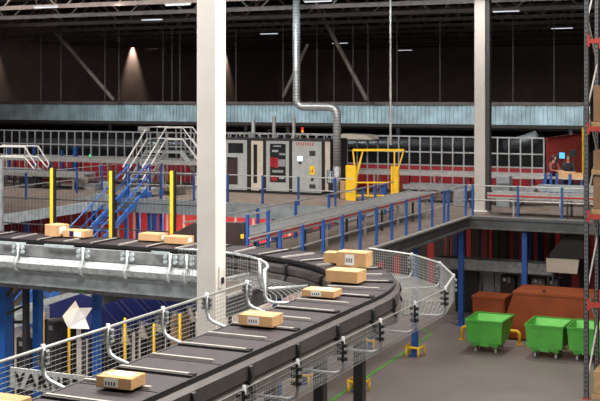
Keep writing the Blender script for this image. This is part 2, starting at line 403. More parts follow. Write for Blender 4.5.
# ================================================================ SORTER CONVEYOR
HB = 5.30; CX, CY, RC = -9.50, 14.55, 3.5; S0 = 6.0; L1 = CY-S0; L2 = RC*math.pi/2
def path(s):       # position, tangent, left normal
    if s < L1: p = V((-6.00, S0+s, 0)); t = V((0,1,0))
    elif s < L1+L2:
        a = (s-L1)/RC; p = V((CX+RC*math.cos(a), CY+RC*math.sin(a), 0)); t = V((-math.sin(a), math.cos(a), 0))
    else: p = V((CX-(s-L1-L2), CY+RC, 0)); t = V((-1,0,0))
    return p, t, V((-t.y,t.x,0))*.92
LT = L1+L2+9.5
root = thing('sorter_conveyor', 'long dark sorter conveyor coming towards the viewer, bending left behind the near pillar', 'conveyor', (-6.05,10,0))
pitch = .60; n = int(LT/pitch)
for k in range(n):
    s0 = k*pitch+.012; s1 = (k+1)*pitch-.012
    def pt(s, o, z): p, t, l = path(s); return p+l*o+V((0,0,z))
    ss = [s0+(s1-s0)*i/3 for i in range(4)]
    top = [pt(s,-.47,HB) for s in ss]+[pt(s,.47,HB) for s in reversed(ss)]
    B().prism(top, (0,0,-.05)).build('carrier','belt',root).name
    c = bpy.context.scene.objects[-1] if False else None
    full = (k % 2 == 0)
    q = .47 if full else .40
    o = B(); a = pt(s0+.07,-.40 if full else -.33,HB+.012); b = pt(s0+.07,.47,HB+.012)
    o.bar(a,b,.042,.026); o.build('divider_strip','strip',root)
    if full:
        o = B(); o.bar(pt(s0+.025,-.47,HB+.006), pt(s0+.025,.47,HB+.006),.045,.026); o.bar(pt(s0+.07,-.47,HB+.012), pt(s0+.07,-.40,HB+.012),.05,.03); o.build('divider_shadow_bar','beltedge',root)
def P(s0, s1, step=.3):
    n = max(1,int((s1-s0)/step)); r = []
    for i in range(n+1):
        p, t, l = path(s0+(s1-s0)*i/n); r.append((p,l))
    return r
full = P(0, LT)
# underside pan, edge lips
B().sweep(full,[(-.46,HB-.12),(.46,HB-.12),(.46,HB-.055),(-.46,HB-.055)]).build('under_pan','black',root)
for sg in (-1,1):
    B().sweep(full,[(sg*.475,HB-.05),(sg*.50,HB-.05),(sg*.50,HB+.004),(sg*.475,HB+.004)]).build('edge_lip','beltedge',root)
# outer skirt along near leg and bend (right side)
nr = P(0, L1+L2*.98)
B().sweep(nr,[(-.50,HB-.05),(-.52,HB-.045),(-.575,HB-.085),(-.575,HB-.235),(-.53,HB-.25),(-.50,HB-.25)]).build('upper_skirt','skirt',root)
B().sweep(nr,[(-.50,HB-.26),(-.52,HB-.265),(-.585,HB-.285),(-.60,HB-.36),(-.58,HB-.43),(-.50,HB-.45)]).build('lower_skirt','skirtlo',root)
# inner skirt, bend
ir = P(0, L1+L2+.15)
B().sweep(ir,[(.50,HB-.10),(.545,HB-.10),(.56,HB-.14),(.56,HB-.235),(.53,HB-.25),(.50,HB-.25)]).build('inner_upper_skirt','skirt',root)
B().sweep(ir,[(.50,HB-.25),(.52,HB-.25),(.58,HB-.275),(.60,HB-.36),(.58,HB-.43),(.50,HB-.45)]).build('inner_lower_skirt','skirt',root)
# far leg galvanised side
xs = CX-.9; xe = CX-9.5
fr = P(L1+L2+.15, LT)
B().sweep(fr,[(.50,HB-.08),(.55,HB-.09),(.55,HB-.30),(.50,HB-.30)]).build('side_panel','galvdark',root)
B().sweep(fr,[(.50,HB-.30),(.62,HB-.34),(.66,HB-.42),(.64,HB-.52),(.58,HB-.56),(.50,HB-.56)]).build('side_trough','galv',root)
B().box((xe,CY+RC-.42,HB-.86),(CX-.45,CY+RC-.36,HB-.58)).build('support_beam','galvpale',root)
B().box((xe,CY+RC-.50,HB-.60),(CX-.45,CY+RC-.36,HB-.575)).build('support_beam_flange','galvpale',root)
yF = CY+RC-.55
for px in (-24,19,84,128,171,187.5):
    p = at_y(px,250,yF); x = p.x
    br = B().tube([(x,yF-.02,HB-.06),(x,yF-.03,HB-.28),(x,yF-.13,HB-.40),(x,yF-.13,HB-.52),(x,yF,HB-.58)],.028,6).build('side_bracket','galv',root,smooth=True)
    for dx in (-.075,.075):
        for dz in (-.13,-.21): B().cyl((x+dx*1.35,yF,HB+dz),(x+dx*1.35,yF-.05,HB+dz),.037,8).build('bolt','galvpale',br)
for px0, px1 in ((0,26),(45,74),(152,170)):
    a, b = at_y(px0,240,yF), at_y(px1,240,yF)
    B().box((a.x,yF-.03,HB-.09),(b.x,yF,HB-.04)).build('edge_plate','galvpale',root)
for px0, px1 in ((243,256),(259,271)):
    a, b = at_h(px0,256,HB-.05), at_h(px1,258,HB-.05)
    B().bar(a,b,.03,.04).build('edge_plate','galvpale',root)
# skirt brackets
for i in range(-4,9):
    y = 9.46+1.18*i*.999 if i <= 4 else None
    if i <= 4 and y > S0: p, t, l = path(y-S0)
    elif i > 4: p, t, l = path(L1+(i-4.6)*1.15)
    else: continue
    pr = [(-.53,HB-.07),(-.60,HB-.10),(-.63,HB-.2),(-.60,HB-.26),(-.64,HB-.33),(-.64,HB-.44),(-.52,HB-.48)]
    q = [p+l*o+V((0,0,z)) for o, z in pr]
    B().prism([v-t*.035 for v in q], t*.07).build('skirt_bracket','black',root)
for i in range(3):
    p, t, l = path(L1+.9+i*1.5)
    pr = [(.53,HB-.07),(.60,HB-.10),(.63,HB-.2),(.60,HB-.26),(.64,HB-.33),(.64,HB-.44),(.52,HB-.48)]
    q = [p+l*o+V((0,0,z)) for o, z in pr]
    B().prism([v-t*.03 for v in q], t*.06).build('skirt_bracket','black',root)
# legs
for y in (8.3,9.7,11.05,12.45,13.9,15.3):
    B().box((-6.17,y-.07,0),(-6.03,y+.07,HB-.12)).build('leg','charcoal',root)
for px, w, m in ((38,.075,'navyleg'),(97,.07,'navyleg'),(4,.12,'navyleg')):
    p = at_y(px,300,18.3 if px != 5 else 17.6)
    B().box((p.x-w,p.y-w,0),(p.x+w,p.y+w,HB-.6)).build('leg',m,root)
for px in (26,):
    p = at_y(px,300,18.1); B().box((p.x-.05,p.y-.05,0),(p.x+.05,p.y+.05,HB-.6)).build('leg','charcoal',root)
    B().bar(p+V((0,0,0)) if False else V((p.x,p.y,4.7)), V((p.x-.45,p.y,4.1)),.05).build('knee_brace','charcoal',root)
    B().bar(V((p.x,p.y,3.95)), V((p.x-.45,p.y,3.75)),.05).build('knee_brace','charcoal',root)
# cable tray below the far leg
t = thing('cable_tray', 'long dark cable tray running under the far conveyor run', 'cable tray', (-14,17.9,4.3))
a, b = at_y(-6,277,17.9), at_y(212,291,17.9)
B().box((a.x,17.82,4.33),(b.x,17.98,4.44)).build('tray','charcoal',t)
B().box((a.x,17.80,4.33),(b.x,17.82,4.47)).build('side_rail','galvdark',t)
p = at_y(81,283,17.79); B().box((p.x-.07,17.785,4.36),(p.x+.07,17.80,4.42)).build('green_marker','lime',t)
# ---------------------------------------------------------------- mesh guards
def bolts(o, c, d=(0,-1,0), r=.02, sx=.045):
    c = V(c)
    for dz in (-.06,.0,.06):
        for s in (-1,1): o.cyl(c+V((s*sx,0,dz)), c+V((s*sx,-.06,dz)), r, 6)
gl = thing('mesh_side_guard', 'wire mesh guard left of the near conveyor, with bent tube brackets', 'guard', (-7.05,11,5.0))
XL = -7.05
B().tube([(XL,6.5,5.52),(XL,13.75,5.52)],.018,8).build('top_rail','wire',gl,smooth=True)
for y0, y1 in ((6.6,8.2),(8.2,9.6),(9.6,11.1),(11.1,12.4),(12.4,13.75)):
    B().mesh((XL,y0,4.86),(XL,y1,4.86),(XL,y1,5.51),(XL,y0,5.51),int((y1-y0)/.07),13,.0046,.002).build('mesh_panel','wire',gl)
    B().mesh((XL,y0,4.87),(XL,y1,4.87),(XL+.5,y1,4.87),(XL+.5,y0,4.87),int((y1-y0)/.09),6,.004,.002).build('mesh_floor','wire',gl)
for y in [at_x(px,350,XL).y for px in (-8,43,108,163,207,247)]:
    b = B().tube([(XL,y,5.56),(XL,y,5.32),(XL+.025,y,5.24),(XL+.09,y,5.20),(XL+.55,y,5.06)],.024,8).build('bracket','galv',gl,smooth=True)
    o = B(); o.box((XL-.06,y-.01,5.36),(XL+.06,y+.03,5.50)); bolts(o,(XL,y+.03,5.43)); o.build('clamp','galvdark',b)
# sign
sg = thing('letter_sign', 'pale grey sign plate with dark letters behind the mesh at the lower left', 'sign', (-7.5,10.05,4.9))
ps = [at_y(10,367,10.05), at_y(94,375.5,10.05), at_y(94,397,10.05), at_y(10,387.5,10.05)]
zt = ps[0].z; zb = ps[3].z; xa, xb = ps[0].x, ps[1].x
B().box((xa,10.05,zb),(xb,10.065,zt)).build('plate', mat('sign_plate',(.85,.88,.88),.5), sg)
fc = bpy.data.curves.new('lettering','FONT'); fc.body = 'VARNER'; fc.size = .178; fc.extrude = .003; fc.space_character = 1.22; fc.offset = .006
fo = bpy.data.objects.new('lettering', fc); COL.objects.link(fo)
bpy.context.view_layer.update()
me = bpy.data.meshes.new_from_object(fo.evaluated_get(bpy.context.evaluated_depsgraph_get()))
bpy.data.objects.remove(fo)
lo = bpy.data.objects.new('lettering', me); COL.objects.link(lo); me.materials.clear(); me.materials.append(M['black'])
lo.parent = sg; w = max(v.co.x for v in me.vertices)
lo.scale = ((xb-xa)*.80/w,1,1); lo.rotation_euler = (math.pi/2,0,0)
lo.location = (xa+.075-sg.location.x, 10.045-sg.location.y, zb+.05-sg.location.z)
# right guard
gr = thing('mesh_side_guard', 'wire mesh guard right of the near conveyor, wrapping the outside of the bend', 'guard', (-4.92,11,4.9))
G = [(-4.92,7.0),(-4.92,9.46),(-4.92,10.64),(-4.92,11.85),(-4.92,13.02),(-4.92,14.3),(-4.92,15.6),(-5.15,16.75),(-5.75,17.95),(-6.5,18.72),(-7.45,19.15)]
zb, zt = 4.93, 5.30
I = []
for i, g in enumerate(G):
    p = V((g[0],g[1],0))
    if g[1] < CY: q = V((-5.46,g[1],0))
    else:
        d = V((g[0]-CX, g[1]-CY, 0)); q = V((CX,CY,0))+d.normalized()*4.08
    I.append((p,q))
for i in range(len(G)-1):
    (p0,q0),(p1,q1) = I[i], I[i+1]; L = (p1-p0).length; z = V((0,0,1))
    B().mesh(p0+z*zb,p1+z*zb,p1+z*zt,p0+z*zt,int(L/(.05 if i > 5 else .06)),8 if i > 5 else 6,.0050 if i > 5 else .0022).build('mesh_panel','wire',gr)
    W = (p0-q0).length
    B().mesh(q0+z*zb,q1+z*zb,p1+z*zb,p0+z*zb,int(L/(.05 if i > 5 else .06)),max(3,int(W/(.05 if i > 5 else .06))),.0048 if i > 5 else .002).build('mesh_floor','wire',gr)
    B().cyl(p0+z*zt,p1+z*zt,.004 if i < 6 else .018,6).build('top_rail','wire',gr)
for i, (p,q) in enumerate(I[1:-1]):
    z = V((0,0,1)); d = (p-q).normalized()
    b = B().tube([q+z*(zb-.02),p-d*.10+z*(zb-.02),p-d*.03+z*(zb+.005),p+z*(zb+.07),p+z*(zt+.03)],.02,8).build('bracket','galvdark',gr,smooth=True)
    o = B()
    o.cbox(p+V((0,-.012,zb+.12)),.03,.02,.23)
    for dz in (.16,.235,.31):
        for s in (-1,1): o.cbox(p+V((s*.035,-.03,zb+dz-.02)),.036,.05,.036)
    o.build('clamp','black' if i < 6 else 'galvdark',b)
PN = at_h(384,308.5,4.945)
o = B().box((PN.x-.12,PN.y-.05,4.945),(PN.x+.12,PN.y+.05,4.95)); tag(o.build('paper_note','label'),'white paper slip lying on the mesh floor right of the bend','paper')
# inner bend guard
gi = thing('mesh_side_guard', 'short curved mesh guard inside the conveyor bend beside the near pillar', 'guard', (CX,CY,5.0))
pts = []
for k in range(9):
    a = math.radians(14+86*k/8); pts.append(V((CX+2.07*math.cos(a), CY+2.07*math.sin(a), 0)))
z = V((0,0,1))
for i in range(8):
    B().mesh(pts[i]+z*5.0,pts[i+1]+z*5.0,pts[i+1]+z*5.45,pts[i]+z*5.45,6,7,.0055).build('mesh_panel','wire',gi)
B().tube([p+z*5.46 for p in pts],.022,8).build('top_rail','galv',gi,smooth=True)
for i in (0,3,6):
    p = pts[i]; d = V((p.x-CX,p.y-CY,0)).normalized()
    b = B().tube([p+z*5.48,p+z*5.10,p+d*.05+z*5.02,p+d*.14+z*5.0,p+d*.80+z*5.0],.026,8).build('bracket','galv',gi,smooth=True)
for i in range(9):
    r = 2.12+.085*i
    B().tube([V((CX+r*math.cos(a),CY+r*math.sin(a),4.98)) for a in [math.radians(2+10*k) for k in range(9)]],.006,5).build('floor_bar','wire',gi)
# ---------------------------------------------------------------- cartons
def carton(p, sx, sy, sz, rz, lab, face=None, tape=True, group='cardboard cartons on the sorter belt'):
    t = thing('cardboard_carton', lab, 'box', p, rz, group)
    Rz = Matrix.Rotation(rz,3,'Z'); p = V(p)
    def lb(o): 
        for i in range(len(o.v)): o.v[i] = Rz @ o.v[i] + p
        return o
    lb(B().box((-sx/2,-sy/2,0),(sx/2,sy/2,sz))).build('box','card',t,bevel=.006)
    if tape: lb(B().box((-sx/2-.001,-.03,sz*.75),(sx/2+.001,.03,sz+.002))).build('tape','cardin',t)
    for f in (face or []):
        if f == 'front': l = lb(B().box((-.10,-sy/2-.003,sz*.14),(.05,-sy/2-.0005,sz*.86))); 
        elif f == 'top': l = lb(B().box((-.10,-.06,sz+.0005),(.12,.10,sz+.003)))
        elif f == 'right': l = lb(B().box((sx/2+.0005,-.08,sz*.2),(sx/2+.003,.08,sz*.85)))
        elif f == 'bluefront': lb(B().use('navy').box((sx/2-.33,-sy/2-.003,sz*.1),(sx/2-.24,-sy/2-.0005,sz*.9))).build('blue_mark',None,t); l = lb(B().box((sx/2-.22,-sy/2-.003,sz*.14),(sx/2-.06,-sy/2-.0005,sz*.86)))
        l = l.build('paper_label','label',t)
        if f == 'front':
            o = B(); 
            for k in range(4): o.box((-.085+.03*k,-sy/2-.0045,sz*.3),(-.07+.03*k,-sy/2-.003,sz*.6))
            lb(o).build('printed_bars','print',l)
    return t
ht = HB+.03
def on(px, py): p = at_h(px,py,ht); return p
carton(on(121,385.5),.37,.27,.105,.05,'low carton with a white top label, alone on the nearest belt run',['front','top'])
carton(on(261,324),.44,.30,.125,.0,'flat carton with a white front label in the middle of the near belt run',['front'])
carton(on(322,295.5),.46,.30,.09,.02,'low flat carton with a label on top, just before the bend',['top','front'])
carton(on(346,281),.50,.34,.17,-.02,'larger carton on the bend in front of the tallest carton, no label',[])
carton(on(354.5,265.8),.50,.32,.23,.03,'tallest carton, at the back of the bend, with a white front label',['front'])
carton(on(338,262.5),.40,.24,.17,.05,'carton mostly hidden behind the tallest carton on the bend',[])
carton(on(57,235.5),.34,.32,.22,-.25,'upright carton on the far run, left end of the belt',['right'])
carton(on(78,236.5),.48,.30,.13,.0,'flat carton with blue and white marks on the far run',['bluefront'])
carton(on(153,240),.46,.30,.13,.0,'flat carton on the far run, left one of the two left of the pillar',['right'])
carton(on(179,243),.46,.30,.13,.0,'flat carton on the far run, right one of the two left of the pillar',['right'])
carton(V((-6.42,7.72,ht)),.50,.45,.12,.0,'carton cut off by the lower left corner of the picture',[])
# dark brown hood
t = thing('infeed_hood', 'dark brown sheet metal hood with a sloping end behind the far belt', 'cover', (-11,19.6,4.6))
y = 19.3
q = [at_y(168,236,y), at_y(193,222.5,y), at_y(243,222.5,y), at_y(243,246,y), at_y(168,246,y)]
B().prism(q,(0,.12,0)).build('hood_sheet','brown',t,bevel=.01)
B().bar(q[2]+V((.02,-.02,0)), q[3]+V((.02,-.02,0)), .03).build('edge_strip','charcoal',t)
p = at_y(242,236,y-.05); B().box((p.x-.03,p.y,p.z-.05),(p.x+.03,p.y+.03,p.z+.03)).build('yellow_sensor','yellow',t)
# ================================================================ LIGHT CURTAIN FENCE BEHIND THE FAR RUN
YF2 = 19.9
fz = HB-.25
t = thing('safety_fence', 'fine dark wire fence standing behind the far belt run at the left', 'fence', (-17,YF2,fz))
ax, bx_ = at_y(-15,200,YF2).x, at_y(199,200,YF2).x
zt_ = at_y(53,170,YF2).z
o = B()
x = ax
while x < bx_: o.box((x-.0018,YF2-.0018,fz),(x+.0018,YF2+.0018,zt_)); x += .09
o.build('vertical_wires','wiredark',t)
for py in (201.5,228): 
    z = at_y(100,py,YF2).z; B().box((ax,YF2-.018,z-.012),(bx_,YF2+.018,z+.012)).build('fence_rail','charcoal',t)
B().box((ax,YF2-.02,zt_-.02),(bx_,YF2+.02,zt_)).build('fence_rail','wiredark',t)
B().box((ax,YF2-.05,fz-.1),(bx_,YF2+.05,fz)).build('foot_channel','charcoal',t)
p = at_y(3,236,YF2); B().box((p.x-.06,YF2-.06,fz),(p.x+.02,YF2+.0,zt_+.2)).build('end_post','galvdark',t)
for px, l in ((53,'leftmost, behind the two cartons'),(112,'middle one, beside the blue stairs'),(173,'rightmost, left of the near pillar')):
    p = at_y(px,170,YF2-.07)
    q = thing('light_curtain_post', 'yellow and black safety light post on the wire fence, '+l, 'post', (p.x,YF2-.07,fz))
    z1 = at_y(px,168 if px < 60 else 171,YF2-.07).z
    B().box((p.x-.055,YF2-.10,fz),(p.x+.02,YF2-.035,z1)).build('yellow_housing','yellow',q)
    B().box((p.x+.02,YF2-.10,fz),(p.x+.06,YF2-.035,z1+.02)).build('black_strip','black',q)
# ================================================================ BLUE STAIRS (floor to platform)
t = thing('blue_staircase', 'bright blue steel stairs climbing from the floor to the left platform', 'staircase', (-20,36,0))
A0, A1 = at_y(-4,345,33.0), at_y(137,191,37.4)
A0 = at_h(12,330,0.0); A1 = V((0,0,0)); A1 = at_h(138,190,4.1)
d = A1-A0; hd = V((d.x,d.y,0)); wv = V((-hd.y,hd.x,0)).normalized()*.42
for s in (-1,1):
    B().bar(A0+wv*s, A1+wv*s, .06,.24).build('stringer','bluestair',t)
n = 18
for i in range(1,n):
    p = A0+d*(i/n); B().bar(p-wv, p+wv, .26,.035).build('tread','bluestair',t)
for s in (-1,1):
    for hh in (.55,1.05): B().cyl(A0+wv*s+V((0,0,hh)), A1+wv*s+V((0,0,hh)),.03,8).build('handrail','bluestair',t)
    for i in range(0,7):
        p = A0+d*(i/6)+wv*s; B().cyl(p,p+V((0,0,1.05)),.025,6).build('baluster','bluestair',t)
# landing
t = thing('stair_landing', 'small landing on blue legs at the top of the blue stairs', 'platform', (A1.x,A1.y,H))
un = hd.normalized()
c0 = A1; 
q = [c0-wv*1.3, c0+wv*1.3, c0+wv*1.3+un*1.1, c0-wv*1.3+un*1.1]
q = [V((v.x,v.y,A1.z-.08)) for v in q]
B().prism(q,(0,0,.12)).build('landing_plate','galv',t)
for v in q: B().box((v.x-.07,v.y-.07,0),(v.x+.07,v.y+.07,A1.z-.08)).build('leg','bluestair',t)
for v in (q[1],q[2],q[0],q[3]): B().box((v.x-.03,v.y-.03,A1.z),(v.x+.03,v.y+.03,A1.z+1.1)).build('post','blue',t)
B().cyl(q[0]+V((0,0,1.15)),q[3]+V((0,0,1.15)),.024,6).build('rail','rail',t)
B().cyl(q[1]+V((0,0,1.15)),q[2]+V((0,0,1.15)),.024,6).build('rail','rail',t)
# ================================================================ SILVER CROSSOVER STAIRS
Y = 46.3
t = thing('crossover_stairs', 'silver crossover steps with white handrails bridging a conveyor on the platform', 'staircase', (-29,Y,H))
P1_, PR = at_y(147,151,Y), at_y(181,151,Y); zp = at_y(165,151,Y).z; PM = at_y(166,151,Y)
BR = at_y(208,182,Y); y0 = 44.5
B().box((P1_.x,Y,zp-.1),(PR.x,Y+.9,zp)).build('platform_plate','galv',t)
for X in (P1_.x,PM.x):      # flight climbing away from the viewer
    B().bar((X,y0,H),(X,Y,zp),.05,.22).build('stringer','galv',t)
    for hh in (1.1,.55): B().tube([(X,y0-.25,H+hh-.1),(X,Y,zp+hh),(X,Y+.85,zp+hh)],.034,8).build('handrail','handrail',t)
    for f in (.08,.5,1.0):
        a = V((X,y0,H)).lerp(V((X,Y,zp)),f); B().cyl(a,a+V((0,0,1.08)),.026,6).build('baluster','rail',t)
for yy in (Y,Y+.9):
    B().bar((PR.x,yy,zp),(BR.x,yy,H),.05,.22).build('stringer','galv',t)
    for hh in (1.1,.55): B().tube([(PM.x if yy == Y else P1_.x,yy,zp+hh),(PR.x+.1,yy,zp+hh),(BR.x+.1,yy,H+hh)],.034,8).build('handrail','handrail',t)
    for X in (P1_.x,PM.x,PR.x): B().cyl((X,yy,H),(X,yy,zp+(1.1 if X != P1_.x or yy > Y else 0)),.03,6).build('baluster','rail',t)
    for f in (.5,.9):
        a = V((PR.x,yy,zp)).lerp(V((BR.x,yy,H)),f); B().cyl(a,a+V((0,0,1.08)),.026,6).build('baluster','rail',t)
for i in range(1,8):
    a = V((0,y0,H)).lerp(V((0,Y,zp)),i/8); B().box((P1_.x,a.y-.12,a.z-.02),(PM.x,a.y+.12,a.z+.02)).build('tread','galv',t)
    a = V((PR.x,Y,zp)).lerp(V((BR.x,Y,H)),i/8); B().box((a.x-.11,Y,a.z-.02),(a.x+.11,Y+.9,a.z+.02)).build('tread','galv',t)
b = at_y(143,129,Y-.1); B().box((b.x-.25,Y-.15,b.z-.1),(b.x+.35,Y-.05,b.z+.12)).build('sign_box','rail',t)
# left silver steps
Y = 44
t = thing('platform_steps', 'silver platform steps with bent handrails at the left edge of the picture', 'staircase', (-36,Y,H))
a, b = at_y(-12,147,Y), at_y(25,147,Y); c = at_y(36,190,Y)
zp = b.z-1.05
B().box((a.x,Y,zp-.1),(b.x,Y+1,zp)).build('platform_plate','galv',t)
for yy in (Y,Y+1):
    B().tube([V((a.x,yy,b.z)),V((b.x,yy,b.z)),V((c.x,yy,H+1.0)),V((c.x-.1,yy,H+.8)),V((b.x,yy,b.z-.5)),V((a.x,yy,b.z-.5))],.04,8).build('handrail','handrail',t)
    B().bar(V((b.x,yy,zp)),V((c.x,yy,H)),.05,.2).build('stringer','strip',t)
    for X in (a.x+.3,b.x): B().cyl((X,yy,H),(X,yy,b.z),.03,6).build('baluster','rail',t)
for i in range(1,5):
    p = V((b.x,Y,zp)).lerp(V((c.x,Y,H)),i/5); B().box((p.x-.11,Y,p.z-.02),(p.x+.11,Y+1,p.z+.02)).build('tread','galv',t)
# ================================================================ CONVEYORS ON THE PLATFORM
def conveyor(lab, a, b, w, h, belt='galvdark', side='steel', stripe=None, legs=5, z=H, clutter=0):
    a, b = V(a), V(b); d = (b-a); L = d.length; d.normalize(); l = V((-d.y,d.x,0))
    t = thing('belt_conveyor', lab, 'conveyor', (a.x,a.y,z))
    up = V((0,0,1))
    B().bar(a+up*(h-.04), b+up*(h-.04), w-.08,.05).build('belt',belt,t)
    for s in (-1,1):
        B().bar(a+l*s*w/2+up*(h-.08), b+l*s*w/2+up*(h-.08),.05,.2).build('side_rail',side,t)
        if stripe and s == stripe: 
            B().bar(a+l*s*(w/2+.03)+up*(h-.08), b+l*s*(w/2+.03)+up*(h-.08),.012,.055).build('red_stripe','red',t)
    for i in range(legs):
        p = a+d*(L*(i+.5)/legs)
        for s in (-1,1): B().bar(p+l*s*w*.45, p+l*s*w*.45+up*(h-.1),.06).build('leg','charcoal' if i % 2 else 'rail',t)
    return t
conveyor('long grey belt conveyor with a red stripe running up the bridge towards the far pillar', (-13.15,22.9,H), (-13.15,39.0,H), .9, .85, 'galvdark','rail', -1, 11)
conveyor('grey belt conveyor with a red stripe along the right platform edge', (-11.0,40.2,H), (4,40.2,H), .8, .80, 'galvdark','rail', -1, 8)
conveyor('grey conveyor crossing behind the yellow gate and far pillar', (-21.5,47.4,H), (-10.5,47.4,H), .8, 1.0, 'galvdark','rail', None, 8)
conveyor('lower grey conveyor behind the bridge railing near the far pillar', (-15.5,44.0,H), (-10.2,44.0,H), .9, .7, 'galvdark','galvdark', None, 4)
conveyor('long grey conveyor on the left platform, nearer one', (-42,43.2,H), (-30.3,43.2,H), .8, .75, 'galvdark','rail', None, 9)
conveyor('long grey conveyor on the left platform, farther one', (-46,46.2,H), (-25.5,46.2,H), .8, 1.25, 'galvdark','rail', None, 12)
conveyor('pale conveyor on the right platform in front of the workers', (-10.4,44.6,H), (2,44.6,H), .9, .75, 'fascia','fascia', None, 6)
def bulk(name, lab, cat, a, b, y, dy, m, parts=()):
    p0, p1 = at_y(*a,y), at_y(*b,y)
    t = thing(name, lab, cat, ((p0.x+p1.x)/2,y,min(p0.z,p1.z)))
    if name != 'scanner_unit' and lab[:10] != 'small dark':
        p0.z = H if p1.z > H and p0.z > 2.9 else 0; t.location.z = p0.z
    B().box((p0.x,y,p0.z),(p1.x,y+dy,p1.z)).build('body',m,t,bevel=.03)
    for (nm,pa,pb,mm) in parts:
        q0, q1 = at_y(*pa,y-.02), at_y(*pb,y-.02); B().box((q0.x,y-.03,q0.z),(q1.x,y+.01,q1.z)).build(nm,mm,t)
    return t
bulk('scanner_unit','white machine cover sitting over the left conveyors','machine',(35,183),(78,175),43.6,.8,'cream',[('dark_slot',(38,181.5),(72,179.5),'darkred'),('leg',(40,192),(41.5,183),'charcoal'),('leg',(74,191.5),(75.5,183),'charcoal')])
bulk('drive_unit','dark drive unit between the conveyors at the left','machine',(19,190),(36,178),43.0,.5,'charcoal',[('plate',(21,186),(33,184),'galvdark')])
bulk('drive_unit','small dark motor on the far conveyor by the green signal lamp','machine',(62,172),(67,168),46.0,.4,'black',[('plate',(63,171),(66,170),'galvdark')])
bulk('equipment_crate','cream crate on the platform edge just left of the near pillar','crate',(194,196),(205,176),41.2,.8,'cream',[('band',(194,186.5),(205,185),'strip')])
bulk('equipment_crate','brown cardboard crate beside the rightmost yellow light post','crate',(163,200),(176,187),42.4,.8,'deck',[('band',(163,193),(176,191.5),'brown')])
p = at_y(90,157,45.8)
t = thing('signal_lamp','small green signal lamp on a pole above the left conveyors','lamp',(p.x,45.8,H+1.2))
B().cyl((p.x,45.8,H+1.2),(p.x,45.8,p.z+.0),.03,8).build('pole','black',t); B().cyl((p.x,45.8,p.z),(p.x,45.8,p.z+.12),.045,10).build('lens','greenlens',t)
for px in (8,35,49,62,75):  # blue masts behind left conveyors
    pass
for px, top, lab in ((9,146,'leftmost'),(34,145,'second from the left'),(49.5,157,'third from the left, shorter'),(62,150,'fourth from the left'),(75.5,147,'rightmost, thicker')):
    p = at_y(px,top,47.6); w = .05 if px < 70 else .09
    o = B(); o.box((p.x-w,47.6-w,H),(p.x+w,47.6+w,p.z)); o.box((p.x-w*2,47.6-w*2,H),(p.x+w*2,47.6+w*2,H+.03))
    tag(o.build('blue_mast','blue'), 'blue steel mast behind the left conveyors, '+lab, 'post')
# ================================================================ PACKING MACHINE
Y = 44.85; D_ = 1.9
t = thing('packing_machine', 'big grey enclosed packing machine with windowed doors and a control panel', 'machine', (-21.7,Y,H))
X = lambda px: at_y(px,150,Y).x
def Zp(px,py): return at_y(px,py,Y).z
zt = Zp(265,139.5); zb = H+.12
B().box((X(226),Y+.06,zb),(X(330),Y+D_,zt)).build('core_body','black',t)
o = B(); o.box((X(222),Y-.03,zt-.02),(X(330),Y+D_,zt+.05)); o.build('top_frame','charcoal',t)
def panel(nm, a, b, z0, z1, m, holes, d=.06):
    xs = sorted({X(a),X(b)}|{X(h[0]) for h in holes}|{X(h[1]) for h in holes}); o = B()
    zs = sorted({z0,z1}|{h[2] for h in holes}|{h[3] for h in holes})
    for i in range(len(xs)-1):
        for j in range(len(zs)-1):
            cx, cz = (xs[i]+xs[i+1])/2, (zs[j]+zs[j+1])/2
            if any(X(h[0]) < cx < X(h[1]) and h[2] < cz < h[3] for h in holes): continue
            o.box((xs[i],Y-d/2,zs[j]),(xs[i+1],Y+d/2,zs[j+1]))
    return o.build(nm,m,t)
hh = zt-zb; z = lambda f: zb+hh*f
pn = panel('left_panel',226,247.5,zb,zt-.04,'grey',[(228,243.5,z(.72),z(.92)),(227,238,z(.10),z(.64))])
B().box((X(228),Y+.02,z(.72)),(X(243.5),Y+.04,z(.92))).build('window','glass',pn)
B().box((X(227),Y+.03,z(.1)),(X(238),Y+.05,z(.64))).build('opening','brown',pn)
B().box((X(247.5),Y-.05,zb),(X(251.5),Y+.05,zt-.03)).build('frame_post','black',t)
dr = panel('door',251.5,259,zb,zt-.06,'cream',[(253.5,257.5,z(.14),z(.90))])
B().box((X(253.5),Y+.02,z(.14)),(X(257.5),Y+.04,z(.90))).build('window','glass',dr)
B().box((X(259),Y-.04,zb+.05),(X(263.5),Y+.04,zt-.06)).build('side_panel','cream',t)
B().box((X(263.5),Y-.05,zb),(X(266.5),Y+.05,zt-.03)).build('frame_post','black',t)
dr = panel('door',266.5,289.5,zb,zt-.05,'grey',[(270,286,z(.17),z(.92))])
w = B().box((X(270),Y+.02,z(.17)),(X(286),Y+.035,z(.92))).build('window','glass',dr)
o = B()
for a, b, f0, f1, m in ((270,273.5,.47,.66,'darkred'),(274,278,.45,.65,'darkred'),(271,277,.2,.3,'darkred'),(278,285,.48,.62,'galvdark'),(272,283,.36,.41,'galvdark'),(272,278,.76,.8,'steel'),(279,285,.70,.74,'galvdark'),(273,281,.86,.89,'galvdark'),(279,284,.24,.3,'steel')):
    o.use(m).box((X(a),Y+.012,z(f0)),(X(b),Y+.02,z(f1)))
o.build('inner_parts_reflection',None,w)  # dark red pieces paint the partition's reflection on the glass
B().box((X(289.5),Y-.05,zb),(X(292.5),Y+.05,zt-.03)).build('frame_post','black',t)
cp = panel('control_cabinet',292.5,322,zb,zt-.05,'grey',[])
yy = Y-.035
B().box((X(296),yy-.02,zb+.08),(X(306.5),yy,z(.85))).build('cabinet_door','grey',cp)
B().box((X(307),yy-.02,zb+.08),(X(320),yy,z(.85))).build('cabinet_door','grey',cp)
